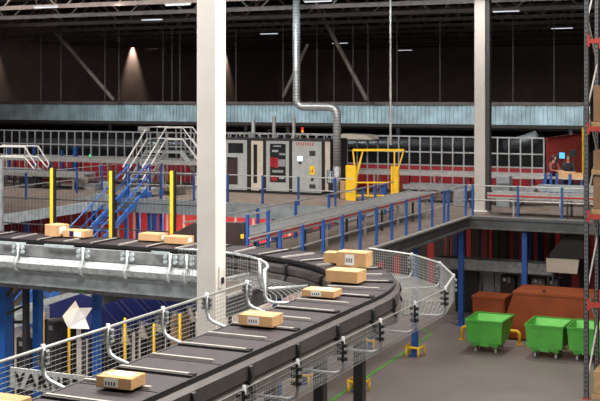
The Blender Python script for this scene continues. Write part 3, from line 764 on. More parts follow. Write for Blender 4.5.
B().box((X(296.5),yy-.005,z(.90)),(X(314),yy-.001,z(.955))).build('faint_red_lettering', stripes('faint_red_letters',(.30,.09,.09),(.44,.43,.41),0,.11,.7), cp)
B().box((X(298),yy-.05,z(.60)),(X(303),yy-.02,z(.69))).build('touch_screen','lcd',cp)
B().box((X(299.5),yy-.04,z(.54)),(X(302),yy-.02,z(.585))).build('buttons','black',cp)
B().box((X(310),yy-.035,z(.70)),(X(316),yy-.02,z(.80))).build('vent','charcoal',cp)
B().box((X(310),yy-.035,z(.08)),(X(316),yy-.02,z(.16))).build('vent','charcoal',cp)
B().cyl((X(310),yy-.02,z(.60)),(X(310),yy-.04,z(.60)),.13,14).build('round_cover','strip',cp)
st = B().box((X(310.3),yy-.03,z(.34)),(X(315.2),yy-.02,z(.51))).build('yellow_sticker','yellow',cp)
o = B(); o.prism([(X(312),yy-.034,z(.39)),(X(313.6),yy-.034,z(.39)),(X(312.8),yy-.034,z(.46))],(0,.003,0)); o.build('black_symbol','black',st)
B().box((X(311.5),yy-.03,z(.22)),(X(314),yy-.02,z(.29))).build('switch','black',cp)
B().box((X(322),Y-.05,zb),(X(325),Y+.05,zt-.03)).build('frame_post','black',t)
B().box((X(325),Y+.0,zb+.1),(X(330),Y+.05,zt-.05)).build('side_panel','cream',t)
B().box((X(226),Y,H),(X(330),Y+D_,H+.1)).build('plinth','black',t)
# top clutter
o = B()
for px in range(226,332,8): o.box((X(px)-.02,Y+.2,zt+.05),(X(px)+.02,Y+.24,zt+.26))
o.box((X(222),Y+.18,zt+.24),(X(332),Y+.26,zt+.29)); o.build('top_rail','rail',t)
for px, hgt, r, m in ((246,.85,.09,'galv'),(262,.42,.08,'black'),(267,1.0,.085,'rail'),(281,.52,.1,'black'),(287,.95,.085,'rail'),(243,.3,.1,'galvdark')):
    B().cyl((X(px),Y+.7,zt+.05),(X(px),Y+.7,zt+hgt),r,10).build('riser',m,t,smooth=False)
b = B().cyl((X(299.5),Y+.3,zt+.05),(X(299.5),Y+.3,zt+.32),.045,8).build('signal_stack','black',t)
B().cyl((X(299.5),Y+.3,zt+.32),(X(299.5),Y+.3,zt+.42),.055,8).build('amber_lens','amber',b)
B().cyl((X(299.5),Y+.3,zt+.42),(X(299.5),Y+.3,zt+.55),.055,8).build('red_lens','redlens',b)
# beige hood behind, under the band
p = at_y(349,133,48.3)
t = thing('extraction_hood','warm beige flat hood hanging behind the spiral duct','hood',(p.x,48.3,p.z))
a, b = at_y(336,139,48.3), at_y(372,139,48.3)
B().prism([(a.x,48.3,a.z),(b.x,48.3,a.z),(b.x-.3,48.3,a.z+.2),(a.x+.25,48.3,a.z+.24)],(0,1,0)).build('hood_sheet','cream',t)
B().cyl(((a.x+b.x)/2,48.8,a.z+.2),((a.x+b.x)/2,48.8,6.3),.12,10).build('stub','galvdark',t)
# small cabinet right of machine
bulk('equipment_cabinet','black equipment cabinet with a bright screen beside the packing machine','cabinet',(328,199),(338,183),44.2,.7,'black',[('lit_screen',(327.5,182.5),(333,171),'lcd'),('screen_back',(327,183.5),(333.5,170.5),'charcoal')])
bulk('wooden_board','brown board leaning beside the yellow gate','board',(339,201),(346,181),43.6,.1,'wood',[('edge',(339,201),(340,181),'brown')])
# spiral duct
Y = 44.3
t = thing('spiral_duct', 'silver spiral ventilation duct dropping from the roof and stepping right', 'duct', (at_y(297,100,Y).x,Y,6))
R = .165
a = at_y(296.5,0,Y); zc = at_y(300,101,Y).z; bx2 = at_y(337,110,Y).x
def arc(c, r, a0, a1, n=6): return [V((c[0]+r*math.cos(math.radians(a0+(a1-a0)*k/n)),Y,c[1]+r*math.sin(math.radians(a0+(a1-a0)*k/n)))) for k in range(n+1)]
dm = stripes('spiral_duct_steel',(.42,.44,.45),(.24,.25,.26),2,.13,.72,.35,.5)
B().tube([V((a.x,Y,13.4)),V((a.x,Y,zc+.1))]+arc((a.x+.35,zc+.1+.0),.35,180,270)[1:]+arc((bx2-.35,zc-.25-.35),.35,90,0)+[V((bx2,Y,5.1))],R,14).build('duct',dm,t,smooth=True)
B().cyl((bx2,Y,H),(bx2,Y,5.1),R*1.02,14).build('lower_pipe','galvdark',t,smooth=True)
for zz in (zc+1.2,zc+3.2): B().cyl((a.x,Y,zz),(a.x,Y,zz+.06),R*1.1,14).build('collar','galvdark',t)
B().cyl((bx2,Y,zc-1.2),(bx2,Y,zc-1.14),R*1.1,14).build('collar','galvdark',t)
# ================================================================ YELLOW SAFETY GATE
t = thing('yellow_safety_gate', 'tall yellow pallet safety gate with a tilting overhead frame', 'gate', (-17.4,44,H))
Ya, Yb = 43.3, 43.6
def q(px,py,y=Ya): return at_y(px,py,y)
for a, b in (((345.5,203),(355.5,165.5)),((390.5,198),(398.5,166.5))):
    p0, p1 = q(*a), q(*b); B().box((p0.x,Ya,p0.z),(p1.x,Ya+.12,p1.z)).build('side_plate','yellow',t,bevel=.02)
o = B(); o.bar(q(353,150),q(404,150),.07,.09); o.bar(q(353,150.5),q(356.5,186),.05); o.bar(q(404,150),q(396,176),.05); o.bar(q(394.5,151),q(394.5,167),.05); o.bar(q(363,151),q(355,178),.05); o.bar(q(363,151),q(353,196),.04)
o.build('tilting_frame','yellow',t)
o = B(); o.bar(q(355,182.5),q(391,182.5),.06); o.bar(q(355,195.5),q(391,195.5),.06); o.bar(q(368,182),q(368,197),.05); o.bar(q(355,205),q(355,166),.07); o.bar(q(392,205),q(392,166),.07); o.build('lower_frame','yellow',t)
bulk('motor_box','small blue motor box low in the yellow gate','motor',(380.5,198),(384.5,185.5),43.9,.3,'blue',[('cap',(381,187),(384,186),'navy')])
bulk('conveyor_head','grey rounded conveyor head next to the far pillar behind the bridge corner','machine',(453,201),(470,190),42.4,.8,'galvdark',[('dark_end',(466,202),(470,191),'black')])
bulk('white_panel_box','pale panel box on the right platform just right of the far pillar','box',(496,193),(509,176),43.0,.5,'fascia',[('line',(496,184),(509,183),'galvdark')])
# ================================================================ UNDER THE RIGHT PLATFORM
t = thing('lower_conveyor', 'long grey conveyor beam slung under the right platform', 'conveyor', (-9,40.6,0))
Y = 40.6
a, b = at_y(436,262,Y), at_y(556,266,Y)
zc = a.z
B().box((a.x,Y-.35,zc-.16),(b.x,Y-.30,zc+.22)).build('side_rail','galvdark',t)
B().box((a.x,Y+.30,zc-.16),(b.x,Y+.35,zc+.22)).build('side_rail','fasciadark',t)
B().box((a.x,Y-.36,zc-.20),(b.x,Y-.35,zc-.16)).build('dark_red_stripe','brown',t)
B().box((a.x,Y-.30,zc+.1),(b.x,Y+.30,zc+.14)).build('belt','charcoal',t)
for px in (482,521,548):
    p = at_y(px,262,Y-.33); B().box((p.x-.035,Y-.33,0),(p.x+.035,Y-.28,zc+.3 if px != 482 else 3.3)).build('leg','charcoal',t)
# black hopper with pale end
Y = 39.9
t = thing('chute_hopper','black hopper with a pale grey lip hanging below the right platform','hopper',(-8,Y,1.8))
q = [at_y(px,py,Y) for px,py in ((549,259),(549,254),(563,238),(584,232),(584,259))]
B().prism(q,(0,.8,0)).build('hopper_body','black',t)
q = [at_y(px,py,Y-.02) for px,py in ((546,258),(579,260),(577,274),(547,272))]
B().prism(q,(0,.06,0)).build('front_lip','cream',t)
for s in (0,.7): B().box((q[0].x+.2,Y+s,0),(q[0].x+.27,Y+s+.07,q[0].z)).build('leg','charcoal',t)
# uprights and red gear in the dark below the platform
random.seed(3)
xs = [(448,.07,'black'),(456,.08,'navy'),(463,.1,'black'),(470,.05,'red'),(478,.09,'black'),(491,.06,'red'),(497,.1,'black'),(504,.12,'black'),(512,.06,'red'),(516,.09,'charcoal'),(531,.06,'navy'),(536,.07,'redbeam'),(541,.1,'navy'),(546,.06,'red'),(553,.07,'black')]
wd = ['leftmost','second','third','fourth','fifth','sixth','seventh','eighth','ninth','tenth','eleventh','twelfth','thirteenth','fourteenth','rightmost']
for (px,w,m),l in zip(xs,wd):
    p = at_y(px,240,44.5); o = B(); o.box((p.x-w,44.5-w,0),(p.x+w,44.5+w,H-.05)); o.box((p.x-w*1.6,44.5-w*1.6,0),(p.x+w*1.6,44.5+w*1.6,.03))
    tag(o.build('machine_upright',m), '%s upright in the dark under the right platform, %s of fifteen from the left' % ({'black':'black','navy':'dark blue','red':'red','redbeam':'red','charcoal':'grey'}[m], l), 'post')
bulk('dark_enclosure','tall black enclosure with an open front left of the rust-orange containers','enclosure',(455,330),(477,268),41.4,1.0,'black',[('frame_edge',(476,330),(477.5,268),'charcoal')])
bulk('grey_cabinet','grey cabinet standing behind the small rust-orange container','cabinet',(478,325),(513,268),41.6,.6,'galvdark',[('door_line',(494,325),(494.6,268),'black')])
for i,(px0,px1,py0,py1,m,l) in enumerate(((500,515,287,276,'brown','leftmost'),(517,529,289,274,'charcoal','second'),(531,545,290,277,'deck','third'),(547,560,292,279,'charcoal','rightmost'))):
    bulk('stored_machine_part','dark machine part above the tall rust-orange container, '+l,'machine part',(px0,py0+14),(px1,py1),40.9,.5,m,[('fitting',(px0+3,py1+5),(px0+6,py1+2),'cream'),('bracket',(px0+8,py1+7),(px0+10,py1+1),'galvdark')])
# ================================================================ RUST CONTAINERS
t = thing('waste_compactor','tall rust-orange steel compactor container with a sloping left end behind the skips','container',(-7.5,37.4,0))
y = 37.3
q = [at_y(500.5,344,y),at_y(505.5,316,y),at_y(513.5,292.5,y)]; zt = q[2].z; xr_ = -3.2
q = [V((q[0].x,y,0.05)),V((q[1].x,y,q[1].z)),V((q[2].x,y,zt)),V((xr_,y,zt)),V((xr_,y,0.05))]
B().prism(q,(0,1.5,0)).build('body','rust',t,bevel=.02)
B().box((q[2].x-.03,y-.03,zt-.04),(xr_,y+1.53,zt+.04)).build('top_rim','rust',t)
for xx in (-9.2,-6.5,-3.9): B().box((xx-.1,y+.1,0),(xx+.1,y+1.4,.06)).build('skid','black',t)
B().box((q[2].x+.9,y+.2,zt+.04),(q[2].x+1.0,y+.3,zt+.10)).build('lifting_lug','black',t)
t = thing('steel_bin','low rust-orange steel bin left of the compactor','container',(-10.7,38.2,0))
y = 38.1; a, b = at_y(472.5,295.5,y), at_y(504.5,296,y)
B().box((a.x,y,.05),(b.x,y+.9,a.z-.05)).build('body','rust',t,bevel=.02)
B().box((a.x-.03,y-.03,a.z-.07),(b.x+.03,y+.93,a.z)).build('top_rim','rust',t)
for xx in (a.x+.15,b.x-.15): B().box((xx-.06,y,0),(xx+.06,y+.9,.06)).build('skid','black',t)
B().box((b.x-.16,y-.05,.2),(b.x-.06,y-.01,a.z-.15)).build('corner_post','rust',t)
# ================================================================ GREEN SKIPS
def skip_bin():
    t = thing('tipping_skip','','skip',(0,0,0),group='green tipping skips')
    # rim outline / base outline
    zr, zb = 1.03, .34
    fr = -.72; bk = .72
    top = [(-.58,fr),(.58,fr),(.60,bk),(-.60,bk)]; bot = [(-.535,fr+.06),(.535,fr+.06),(.52,bk-.45),(-.52,bk-.45)]
    def shell(o, top, bot, z1, z0, flip):
        vs = [V((x,y,z1)) for x,y in top]+[V((x,y,z0)) for x,y in bot]
        o.add(vs,[(i,(i+1)%4,4+(i+1)%4,4+i) for i in range(4)]+[(4,5,6,7)])
    o = B(); shell(o,top,bot,zr,zb,0); o.build('body','green',t)
    ins = lambda P,e: [(x-e*(1 if x>0 else -1), y-e*(1 if y>0 else -1)) for x,y in P]
    o = B(); shell(o,ins(top,.015),ins(bot,.015),zr,zb+.012,1); o.build('inner_shell','greenin',t)
    o = B()
    P_ = [V((x,y,zr)) for x,y in top]
    for i in range(4): o.bar(P_[i],P_[(i+1)%4],.05,.05)
    o.build('rim','green',t)
    o = B(); o.box((-.40,fr+.15,.20),(-.25,bk-.35,.34)); o.box((.25,fr+.15,.20),(.40,bk-.35,.34)); o.box((-.42,fr+.1,.26),(.42,fr+.18,.36)); o.box((-.14,fr+.06,.24),(.14,fr+.12,.36)); o.build('base_frame','green',t)
    o = B(); o.bar((0,fr+.05,.36),(0,fr+.05,.6),.05); 
    for sx in (-.32,.32):
        for sy in (fr+.28,bk-.55):
            c = B(); c.cyl((sx-.03,sy,.085),(sx+.03,sy,.085),.085,12); c = c.build('caster_wheel','rub',t)
            B().box((sx-.05,sy-.04,.09),(sx+.05,sy+.04,.21)).build('caster_fork','black',c)
    return t
sk = skip_bin()
for i,(px,py,l) in enumerate(((484.5,354,'left one, in front of the low bin'),(544.5,359.5,'middle one, in front of the tall container'),(587,363,'right one, partly hidden by the rack upright'))):
    p = at_h(px,py,0); o = sk if i == 0 else dup(sk)
    o.location = (p.x,p.y+.62,0); o['label'] = 'green tipping skip on casters, '+l
# yellow tube barriers
def barrier(lab, pts):
    t = thing('tube_barrier', lab, 'barrier', pts[0]); B().tube(pts,.055,10).build('bent_tube','yellow',t,smooth=True)
    for p in (pts[0],pts[-1]): B().cyl((p.x,p.y,0),(p.x,p.y,.015),.12,10).build('foot_plate','yellow',t)
y = 36.75
def bp(px0,px1,z=.42):
    a, b = at_y(px0,335,y).x, at_y(px1,335,y).x
    return [V((a,y,0)),V((a,y,z-.1)),V((a+.03,y,z-.03)),V((a+.1,y,z)),V((b-.1,y,z)),V((b-.03,y,z-.03)),V((b,y,z-.1)),V((b,y,0))]
barrier('yellow tube barrier behind the left skip', bp(462,519.5))
barrier('yellow tube barrier between the middle and right skips', bp(535,569.5))
# ================================================================ STORAGE RACK
t = thing('pallet_rack','tall grey pallet rack with red beams at the right edge','rack',(-5.8,31,0))
def upr(x,y):
    o = B(); o.box((x-.06,y-.05,0),(x+.06,y-.035,13)); o.box((x-.06,y-.05,0),(x-.045,y+.05,13)); o.box((x+.045,y-.05,0),(x+.06,y+.05,13))
    u = o.build('upright','rackgrey' ,t)
    o = B(); zz = .2
    while zz < 12.9: o.box((x-.022,y-.054,zz),(x+.022,y-.049,zz+.05)); zz += .12
    o.build('perforations','black',u)['kind'] = 'stuff'
    B().box((x-.1,y-.09,0),(x+.1,y+.09,.02)).build('foot','redbeam',u)
RX, RY = -5.84, 30.85
upr(RX,RY); upr(RX,RY+1.5); upr(RX+2.75,RY); upr(RX+2.75,RY+1.5)
BZ = [9.47,7.15,4.83,2.50]
for zz in BZ:
    for yy in (RY-.03,RY+1.5):
        B().box((RX+.06,yy-.03,zz-.05),(RX+2.69,yy+.03,zz+.07)).build('beam','redbeam',t)
        B().box((RX+.03,yy-.05,zz-.14),(RX+.10,yy-.03,zz+.18)).build('beam_connector','redbeam',t)
zz = .5; s = 0
while zz < 12:
    a, b = V((RX+.02,RY+.05,zz)), V((RX+.02,RY+1.45,zz+1.2))
    if s % 2: a.z, b.z = b.z, a.z
    B().bar(a,b,.04).build('brace','strip',t); zz += 1.2; s += 1
def rackbox(px, py0, zb, lab, sx=.7, sz=.7, m='cardshade', dx=0):
    x = RX+.42+dx
    t = thing('stored_carton', lab, 'box', (x,RY+.6,zb), 0, 'cartons on the storage rack')
    B().box((x-.26,RY+.1,zb+.13),(x+sx,RY+1.1,zb+.13+sz)).build('box',m,t,bevel=.015)
    B().box((x+.1,RY+.095,zb+.13+sz*.1),(x+.2,RY+1.105,zb+.135+sz)).build('tape','wood',t)
    p = thing('wooden_pallet','wooden pallet under the '+lab.split(',')[0],'pallet',(x,RY+.6,zb),0,'pallets on the storage rack')
    for k in range(4): B().box((x-.3,RY+.05+.29*k,zb+.09),(x+sx,RY+.2+.29*k,zb+.125)).build('deck_slat','wood',p)
    for k in range(3): B().box((x-.3,RY+.05+.45*k,zb),(x+sx,RY+.15+.45*k,zb+.09)).build('bearer','wood',p)
rackbox(0,0,BZ[1]+.07,'carton on the third-highest level seen on the rack, just below the corrugated band',.8,.95)
rackbox(0,0,BZ[2]+.07,'carton on the rack level with the workers',.8,.85)
rackbox(0,0,BZ[2]+.07+1.05,'upper carton stacked on the rack beside the workers',.8,.5)
rackbox(0,0,.0,'carton standing on the floor at the foot of the rack',.8,.6,'wood')
# pale sloping chute plate at the left platform edge
t = thing('sloping_chute','shiny pale sloping chute plate on the platform edge left of the blue stairs','chute',(-26.3,39,H))
Pq = [at_y(px,py,38.6) for px,py in ((58,204),(96,193),(114,195),(114,203),(60,211))]
B().prism(Pq,(0,.06,0)).build('front_plate','galvpale',t)
B().prism([Pq[0],Pq[1],Pq[1]+V((0,1.0,.05)),Pq[0]+V((0,1.0,.05))],(0,0,.03)).build('slide','galv',t)
for k in (0,2): B().box((Pq[k].x-.04,38.68,0 if Pq[k].x > -26.8 else H),(Pq[k].x+.04,38.76,Pq[k].z)).build('leg','charcoal',t)
# low boxes and gear between the left conveyors
for px0,px1,py0,py1,y,m,l in ((84,95,196,184,43.0,'galvdark','grey control box standing on the left platform, right of the conveyors'),(99,108,195,182,44.6,'fascia','pale control box on the left platform beside the blue stairs'),(50,58,197,189,42.6,'charcoal','low dark box on the left platform in front of the conveyor'),(404,415,199,188,44.9,'charcoal','dark drive box under the conveyor right of the yellow gate'),(424,432,198,186,45.0,'galvdark','grey drive box under the conveyor left of the far pillar')):
    bulk('control_box',l,'box',(px0,py0),(px1,py1),y,.5,m,[('door',(px0+2,py0-3),(px1-2,py1+3),'grey'),('handle',(px0+2.5,(py0+py1)/2+1),(px0+3.2,(py0+py1)/2-1),'black')])
# ================================================================ WORKERS
def person(name, lab, base, rz, joints, rads, edges, cloth, hair):
    t = thing('person', lab, 'person', base, rz)
    def skin(nm, idx, grow, m, sub=2):
        vs = [joints[i] for i in idx]; es = [(idx.index(a),idx.index(b)) for a,b in edges if a in idx and b in idx]
        me = bpy.data.meshes.new(nm); me.from_pydata([V(v) for v in vs], es, [])
        o = bpy.data.objects.new(nm, me); COL.objects.link(o); o.parent = t
        md = o.modifiers.new('skin','SKIN'); me.skin_vertices or None
        sv = me.skin_vertices[0].data if me.skin_vertices else None
        if sv is None:
            import bmesh
            bm = bmesh.new(); bm.from_mesh(me); bm.verts.layers.skin.verify(); bm.to_mesh(me); bm.free(); sv = me.skin_vertices[0].data
        for k, i in enumerate(idx):
            r = rads[i]; sv[k].radius = (r+grow,r+grow); sv[k].use_root = (k == 0)
        o.modifiers.new('sub','SUBSURF').levels = sub; o.modifiers['sub'].render_levels = sub
        me.materials.append(M[m]); return o
    ids = list(joints)
    skin('body', ids, 0, 'skin')
    skin('sweater', ['pelvis','waist','chest','neckb','shL','elL','wrL','shR','elR','wrR'], .022, cloth)
    skin('trousers', ['pelvis','hipL','knL','anL','hipR','knR','anR'], .02, 'black')
    hx, hy, hz = joints['head']
    o = B(); o.sphere((hx,hy+.02,hz+.04),.118,12,8,1.05)
    o.v = [V((v.x, max(v.y,hy-.045) if v.z < hz+.07 else v.y, v.z if v.z > hz-.1 or v.y > hy else hz-.1)) for v in o.v]
    me = bpy.data.meshes.new('hair'); me.from_pydata(o.v,[],o.f); h = bpy.data.objects.new('hair',me); COL.objects.link(h); h.parent = t; me.materials.append(M[hair])
    for p in me.polygons: p.use_smooth = True
    return t
def rig(reach=.35, hand_z=1.05, bend=0.08):
    J = dict(pelvis=(0,0,.95),waist=(0,-.01,1.10),chest=(0,-.02-bend*.5,1.32),neckb=(0,-.02-bend,1.48),neck=(0,-.04-bend,1.54),head=(0,-.07-bend,1.65),crown=(0,-.06-bend,1.74),
      nose=(0,-.17-bend,1.645),
      shL=(-.19,-.02-bend,1.42),elL=(-.25,-.10-bend,1.16),wrL=(-.16,-reach-bend,hand_z),haL=(-.12,-reach-.09-bend,hand_z),
      shR=(.19,-.02-bend,1.42),elR=(.25,-.10-bend,1.16),wrR=(.16,-reach-bend,hand_z),haR=(.12,-reach-.09-bend,hand_z),
      hipL=(-.10,0,.90),knL=(-.11,-.02,.50),anL=(-.11,.02,.09),toL=(-.12,-.14,.04),hipR=(.10,0,.90),knR=(.11,-.02,.50),anR=(.11,.02,.09),toR=(.12,-.14,.04))
    R = dict(pelvis=.14,waist=.13,chest=.15,neckb=.09,neck=.055,head=.095,crown=.075,nose=.018,shL=.07,elL=.045,wrL=.032,haL=.03,shR=.07,elR=.045,wrR=.032,haR=.03,
      hipL=.09,knL=.06,anL=.042,toL=.035,hipR=.09,knR=.06,anR=.042,toR=.035)
    E = [('pelvis','waist'),('waist','chest'),('chest','neckb'),('neckb','neck'),('neck','head'),('head','crown'),('head','nose'),('chest','shL'),('shL','elL'),('elL','wrL'),('wrL','haL'),
      ('chest','shR'),('shR','elR'),('elR','wrR'),('wrR','haR'),('pelvis','hipL'),('hipL','knL'),('knL','anL'),('anL','toL'),('pelvis','hipR'),('hipR','knR'),('knR','anR'),('anR','toR')]
    for s in 'LR':   # five short fingers per hand
        hx, hy, hz = J['ha'+s]; sg = 1 if s == 'L' else -1
        for k in range(4):
            J['f%d%s'%(k,s)] = (hx+(k-1.5)*.018, hy-.07+.006*abs(k-1.2), hz-.035); R['f%d%s'%(k,s)] = .009; E.append(('ha'+s,'f%d%s'%(k,s)))
        J['th'+s] = (hx+sg*.05, hy-.02, hz-.01); R['th'+s] = .010; E.append(('wr'+s,'th'+s))
    return J, R, E
YP = 48.0
J,R,E = rig(.36,1.08,.05)
p = at_y(568,150,YP); person('a','person in dark clothing standing at the bench handling a carton',(p.x,YP,H),TH*.6,J,R,E,'cloth','hair')
J,R,E = rig(.30,1.15,.16)
p = at_y(550.5,150,YP); person('b','person in dark reddish clothing bent forward left of the lit blue screen',(p.x,YP,H),1.0,J,R,E,'cloth2','hair')
# bench
a, b = at_y(541,180,47.0), at_y(584,180,47.0)
t = thing('packing_bench','long packing bench the two workers stand behind','table',((a.x+b.x)/2,47.0,H))
B().box((a.x,46.8,H+.86),(b.x,47.45,H+.92)).build('tabletop','cream',t)
for xx in (a.x+.1,(a.x+b.x)/2,b.x-.1):
    for yy in (46.9,47.35): B().box((xx-.03,yy-.03,H),(xx+.03,yy+.03,H+.86)).build('leg','blue',t)
B().box((a.x,46.85,H+.3),(b.x,47.4,H+.34)).build('lower_shelf','galvdark',t)
for i,px in enumerate((545.5,551,557,570)):
    p = at_y(px,180,46.6); o = B(); o.box((p.x-.05,46.55,H),(p.x+.05,46.65,H+1.1)); o.box((p.x-.08,46.52,H),(p.x+.08,46.68,H+.03))
    tag(o.build('blue_post','blue'),'blue post in front of the packing bench, %s from the left' % ['first','second','third','fourth'][i],'post')
p = at_y(569,180,47.0); carton(V((p.x,47.05,H+.92)),.55,.34,.24,0,'carton on the packing bench in front of the standing worker',[],group='cartons on the packing bench')
p = at_y(579,180,47.0); carton(V((p.x,47.05,H+.92)),.35,.30,.20,.1,'small carton at the right end of the packing bench',[],group='cartons on the packing bench')
p = at_y(561,180,47.0); carton(V((p.x,47.05,H+.92)),.22,.2,.28,0,'small upright carton on the bench between the two workers',[],group='cartons on the packing bench')
def monitor(lab, c, w, h, m, y=47.9):
    p = at_y(*c,y); t = thing('monitor',lab,'screen',(p.x,y,H))
    B().box((p.x-w/2,y,p.z-h/2),(p.x+w/2,y+.05,p.z+h/2)).build('casing','black',t)
    B().box((p.x-w/2+.02,y-.006,p.z-h/2+.02),(p.x+w/2-.02,y,p.z+h/2-.02)).build('screen',m,t)
    B().cyl((p.x,y+.08,H),(p.x,y+.08,p.z),.025,6).build('stand','charcoal',t)
monitor('dark monitor on a pole left of the lit blue screen',(554,159.5),.30,.27,'glass',48.7)
monitor('lit blue monitor on a pole between the two dark monitors',(562,155.5),.27,.29,'screen',48.7)
monitor('dark monitor on a pole above the standing worker',(573,153),.28,.30,'glass',48.7)
# ================================================================ NAVY CHUTES (lower left)
root = thing('sorting_chute','','chute',(0,0,0),group='navy sorting chutes')
pA = at_h(120,300,3.1); ZC = 2.5
q = [(-.62,0,.30),(-.25,0,.60),(-.02,0,.60),(.50,0,.16),(.50,0,-.10),(-.62,0,-.25)]
B().prism(q,(0,.03,0)).build('near_cheek','navy',root,bevel=.008)
B().prism([(x,y+.55,z) for x,y,z in q],(0,.03,0)).build('far_cheek','navy',root,bevel=.008)
B().prism([(-.62,.03,.15),(.50,.03,-.06),(.50,.55,-.06),(-.62,.55,.15)],(0,0,.03)).build('slide','galvdark',root)
B().prism([(.50,-.01,-.26),(.78,-.01,-.26),(.60,-.01,.12)],(0,.04,0)).build('outlet_flap','cream',root)
for yy in (.06,.52):
    for xx in (.42,-.56): B().box((xx-.03,yy-.03,-ZC),(xx+.03,yy+.03,-.05)).build('leg','charcoal',root)
B().box((-.18,-.02,.59),(-.08,.01,.65)).build('sensor','galv',root)
for i in range(7):
    o = root if i == 0 else dup(root)
    o.location = (pA.x+.02, pA.y+.76*(i-1), ZC)
    o['label'] = 'dark navy sheet metal sorting chute below the far belt, %s from the viewer' % ['nearest','second','third','fourth','fifth','sixth','farthest'][i]
p0 = V((pA.x,pA.y,ZC))
# chute spine conveyor feeding the chutes
t = thing('chute_line','grey line conveyor that feeds the row of navy chutes','conveyor',(p0.x-1.4,p0.y+3,0))
B().box((p0.x-1.35,p0.y-3,3.0),(p0.x-.75,p0.y+9,3.12)).build('belt','galvdark',t)
for s in (-1.35,-.75): B().box((p0.x+s-.03,p0.y-3,2.92),(p0.x+s+.03,p0.y+9,3.2)).build('side_rail','galv',t)
for k in range(5):
    for s in (-1.3,-.8): B().box((p0.x+s-.04,p0.y-2.5+2.4*k-.04,0),(p0.x+s+.04,p0.y-2.5+2.4*k+.04,2.95)).build('leg','charcoal',t)
# low navy trough at left with the cream bent panel
t = thing('navy_trough','long navy trough wall at the lower left leading to the chutes','trough',(-14,21.5,2.6))
y = 21.6
q = [at_y(px,py,y) for px,py in ((42,307),(80,294),(99,300),(99,314),(42,319))]
B().prism(q,(0,.05,0)).build('side_sheet','navy',t)
for px in (45,96): 
    p = at_y(px,318,y); B().box((p.x-.03,y,0),(p.x+.03,y+.05,p.z+.05)).build('leg','charcoal',t)
t = thing('bent_metal_panel','cream bent metal chute panel shaped like an arrow at the lower left','panel',(-14,20.9,2.6))
y = 20.8
c = lambda px,py,dy: at_y(px,py,y+dy)
P0,P1,P2,P3,P4,P5 = c(62.5,316,.0),c(75.5,300.5,.35),c(79,308,.1),c(92.5,307.5,.35),c(85.5,318,.1),c(89.5,329,-.05)
P6 = c(68.5,328.5,-.1); P7 = c(65,322,-.05)
B().add([P0,P1,P2,P7],[(0,1,2,3)]).build('upper_fold','cream',t)
B().add([P7,P2,P3,P4,P5,P6],[(0,1,2,3,4,5)]).build('lower_fold','strip',t)
e = c(93,308,.36); f_ = c(89,329,.3)
B().add([P3,P4,P5,c(97,322,.4),c(97,309,.45)],[(0,1,2,3,4)]).build('blue_back','navy',t)
p = c(80,328,0); B().box((p.x-.03,y+.1,0),(p.x+.03,y+.16,p.z)).build('stand','charcoal',t)
# low yellow bollards among the chutes
for px,py0,l in ((43,312,'leftmost, below the navy trough'),(69,328,'under the cream bent panel'),(125,318,'below the middle navy chutes'),(154,324,'below the right navy chutes'),(180,314,'nearest the near pillar')):
    p = at_y(px,py0,20.2); o = B(); o.box((p.x-.02,20.18,0),(p.x+.02,20.22,p.z)); o.box((p.x-.07,20.13,0),(p.x+.07,20.27,.02))
    tag(o.build('yellow_post','yellow'),'thin yellow post in the lower left machinery, '+l,'post')
# floor-level clutter seen under the belt
for px0,px1,py0,py1,y,m,l in ((46,62,360,322,22.6,'charcoal','dark machine block under the cream bent panel'),(16,30,352,338,23.5,'black','black box beside the foot of the blue stairs'),(98,118,345,325,24.5,'charcoal','dark machine block below the navy chutes'),(170,178,327,318,24,'card','brown carton below the right navy chutes'),(140,150,348,330,25,'galvdark','grey machine block below the navy chutes')):
    bulk('machine_block',l,'machine',(px0,py0),(px1,py1),y,.6,m,[('plate',(px0+3,py1+8),(px0+7,py1+4),'galvdark')])
# black frame at far left
t = thing('black_steel_frame','black angle steel frame at the lower left beside the thick blue leg','frame',(-12,19,0))
y = 19.2
for px in (11,26): 
    p = at_y(px,300,y); B().box((p.x-.05,y-.05,0),(p.x+.05,y+.05,4.55)).build('upright','charcoal',t)
B().bar(at_y(11,322,y),at_y(28,322,y),.06).build('cross_bar','charcoal',t)
B().bar(at_y(11,300,y),at_y(26,280,y),.05).build('brace','charcoal',t)
B().bar(at_y(9,280,y),at_y(60,281,y),.06).build('cross_bar','charcoal',t)
# ================================================================ LIGHTING
def area(loc, sx, sy, e, col=(1,.95,.88), rot=(0,0,0)):
    l = bpy.data.lights.new('lamp','AREA'); l.shape = 'RECTANGLE'; l.size = sx; l.size_y = sy; l.energy = e; l.color = col
    o = bpy.data.objects.new('lamp',l); COL.objects.link(o); o.location = loc; o.rotation_euler = rot; return o
def spot(loc, e, ang, col=(1,.93,.85), blend=.8, rot=(0,0,0), r=.15):
    l = bpy.data.lights.new('spot','SPOT'); l.energy = e; l.spot_size = math.radians(ang); l.spot_blend = blend; l.color = col; l.shadow_soft_size = r
    o = bpy.data.objects.new('spot',l); COL.objects.link(o); o.location = loc; o.rotation_euler = rot; return o
LK = 1.0
R_ = math.radians
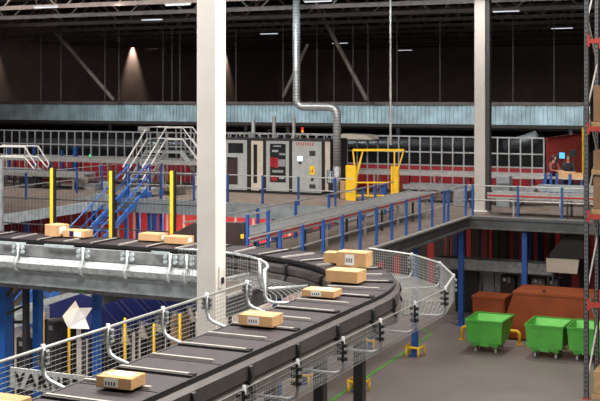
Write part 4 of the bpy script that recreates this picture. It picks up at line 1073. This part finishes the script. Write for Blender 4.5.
# roof lamp rows above the sorter (out of frame, overhead)
area((-5,8,12.6),5,2.0,900); area((-4,17,12.6),4,3,1100); area((-11,16,12.7),8,2.2,1000); area((-17,14,12.4),8,2.0,1700,(1,.96,.92),(R_(28),0,0))
area((3,15,11.0),2,9,1000,(1,.91,.80),(0,R_(55),0))
area((-14,31,12.6),12,1.6,750); area((-3,30,12.6),5,1.6,500)
# unseen fill lamps added above the frame, tilted back to brighten band and partition
def tilted(x,y,z,sx,e,deg,spread,col):
    o = area((x,y,z),sx,.5,e,col,(R_(deg),0,0)); o.data.spread = R_(spread); return o
tilted(-23,38.5,12.9,44,900,44,84,(1,.96,.92))
tilted(-20,40.0,12.9,40,520,66,44,(.85,.95,1))
# lamps over the platform
for x,y,e in ((-36,40,1800),(-27,40,2400),(-21,39,2600),(-14,42,1000),(-9,37,2000)):
    spot((x,y,12.3),e,100)
spot((at_y(560,0,46).x,45.5,11.8),2200,50,(1,.9,.85),.7,(R_(18),0,R_(-25)))  # spot added without a fixture to brighten the red ribbed wall
# unseen lamps added below and beside the platform to brighten red wall and chutes
area((-24.5,43.4,3.2),9,.5,700,(1,.85,.75)); area((-16,43.6,3.2),4,.5,90,(1,.8,.7)); area((-8,45.2,3.3),6,.3,14,(1,.75,.7))
area((-19,29,3.55),8,2,260,(1,.9,.78)); area((-24,26,6.0),3,3,350,(1,.88,.72)); area((-13,19.5,4.2),7,.6,55,(1,.95,.9),(R_(25),0,0))
# wall washers on the left wall
for y,e in ((61.5,1500),(78.9,2200),(94.5,1500)):
    spot((-50.85,y,12.7),e*.42,62,(1,.85,.72),.8,(0,R_(2),0),.05)
w = bpy.data.worlds.new('world'); SC.world = w; w.use_nodes = True
bg = w.node_tree.nodes['Background']; bg.inputs[0].default_value = (.6,.56,.54,1); bg.inputs[1].default_value = .15
SC.view_settings.view_transform = 'Standard'; SC.view_settings.look = 'None'; SC.view_settings.exposure = 0
for o in bpy.data.objects:
    if 'label' in o and not 4 <= len(o['label'].split()) <= 16: print('LABELLEN', o.name, len(o['label'].split()), o['label'])
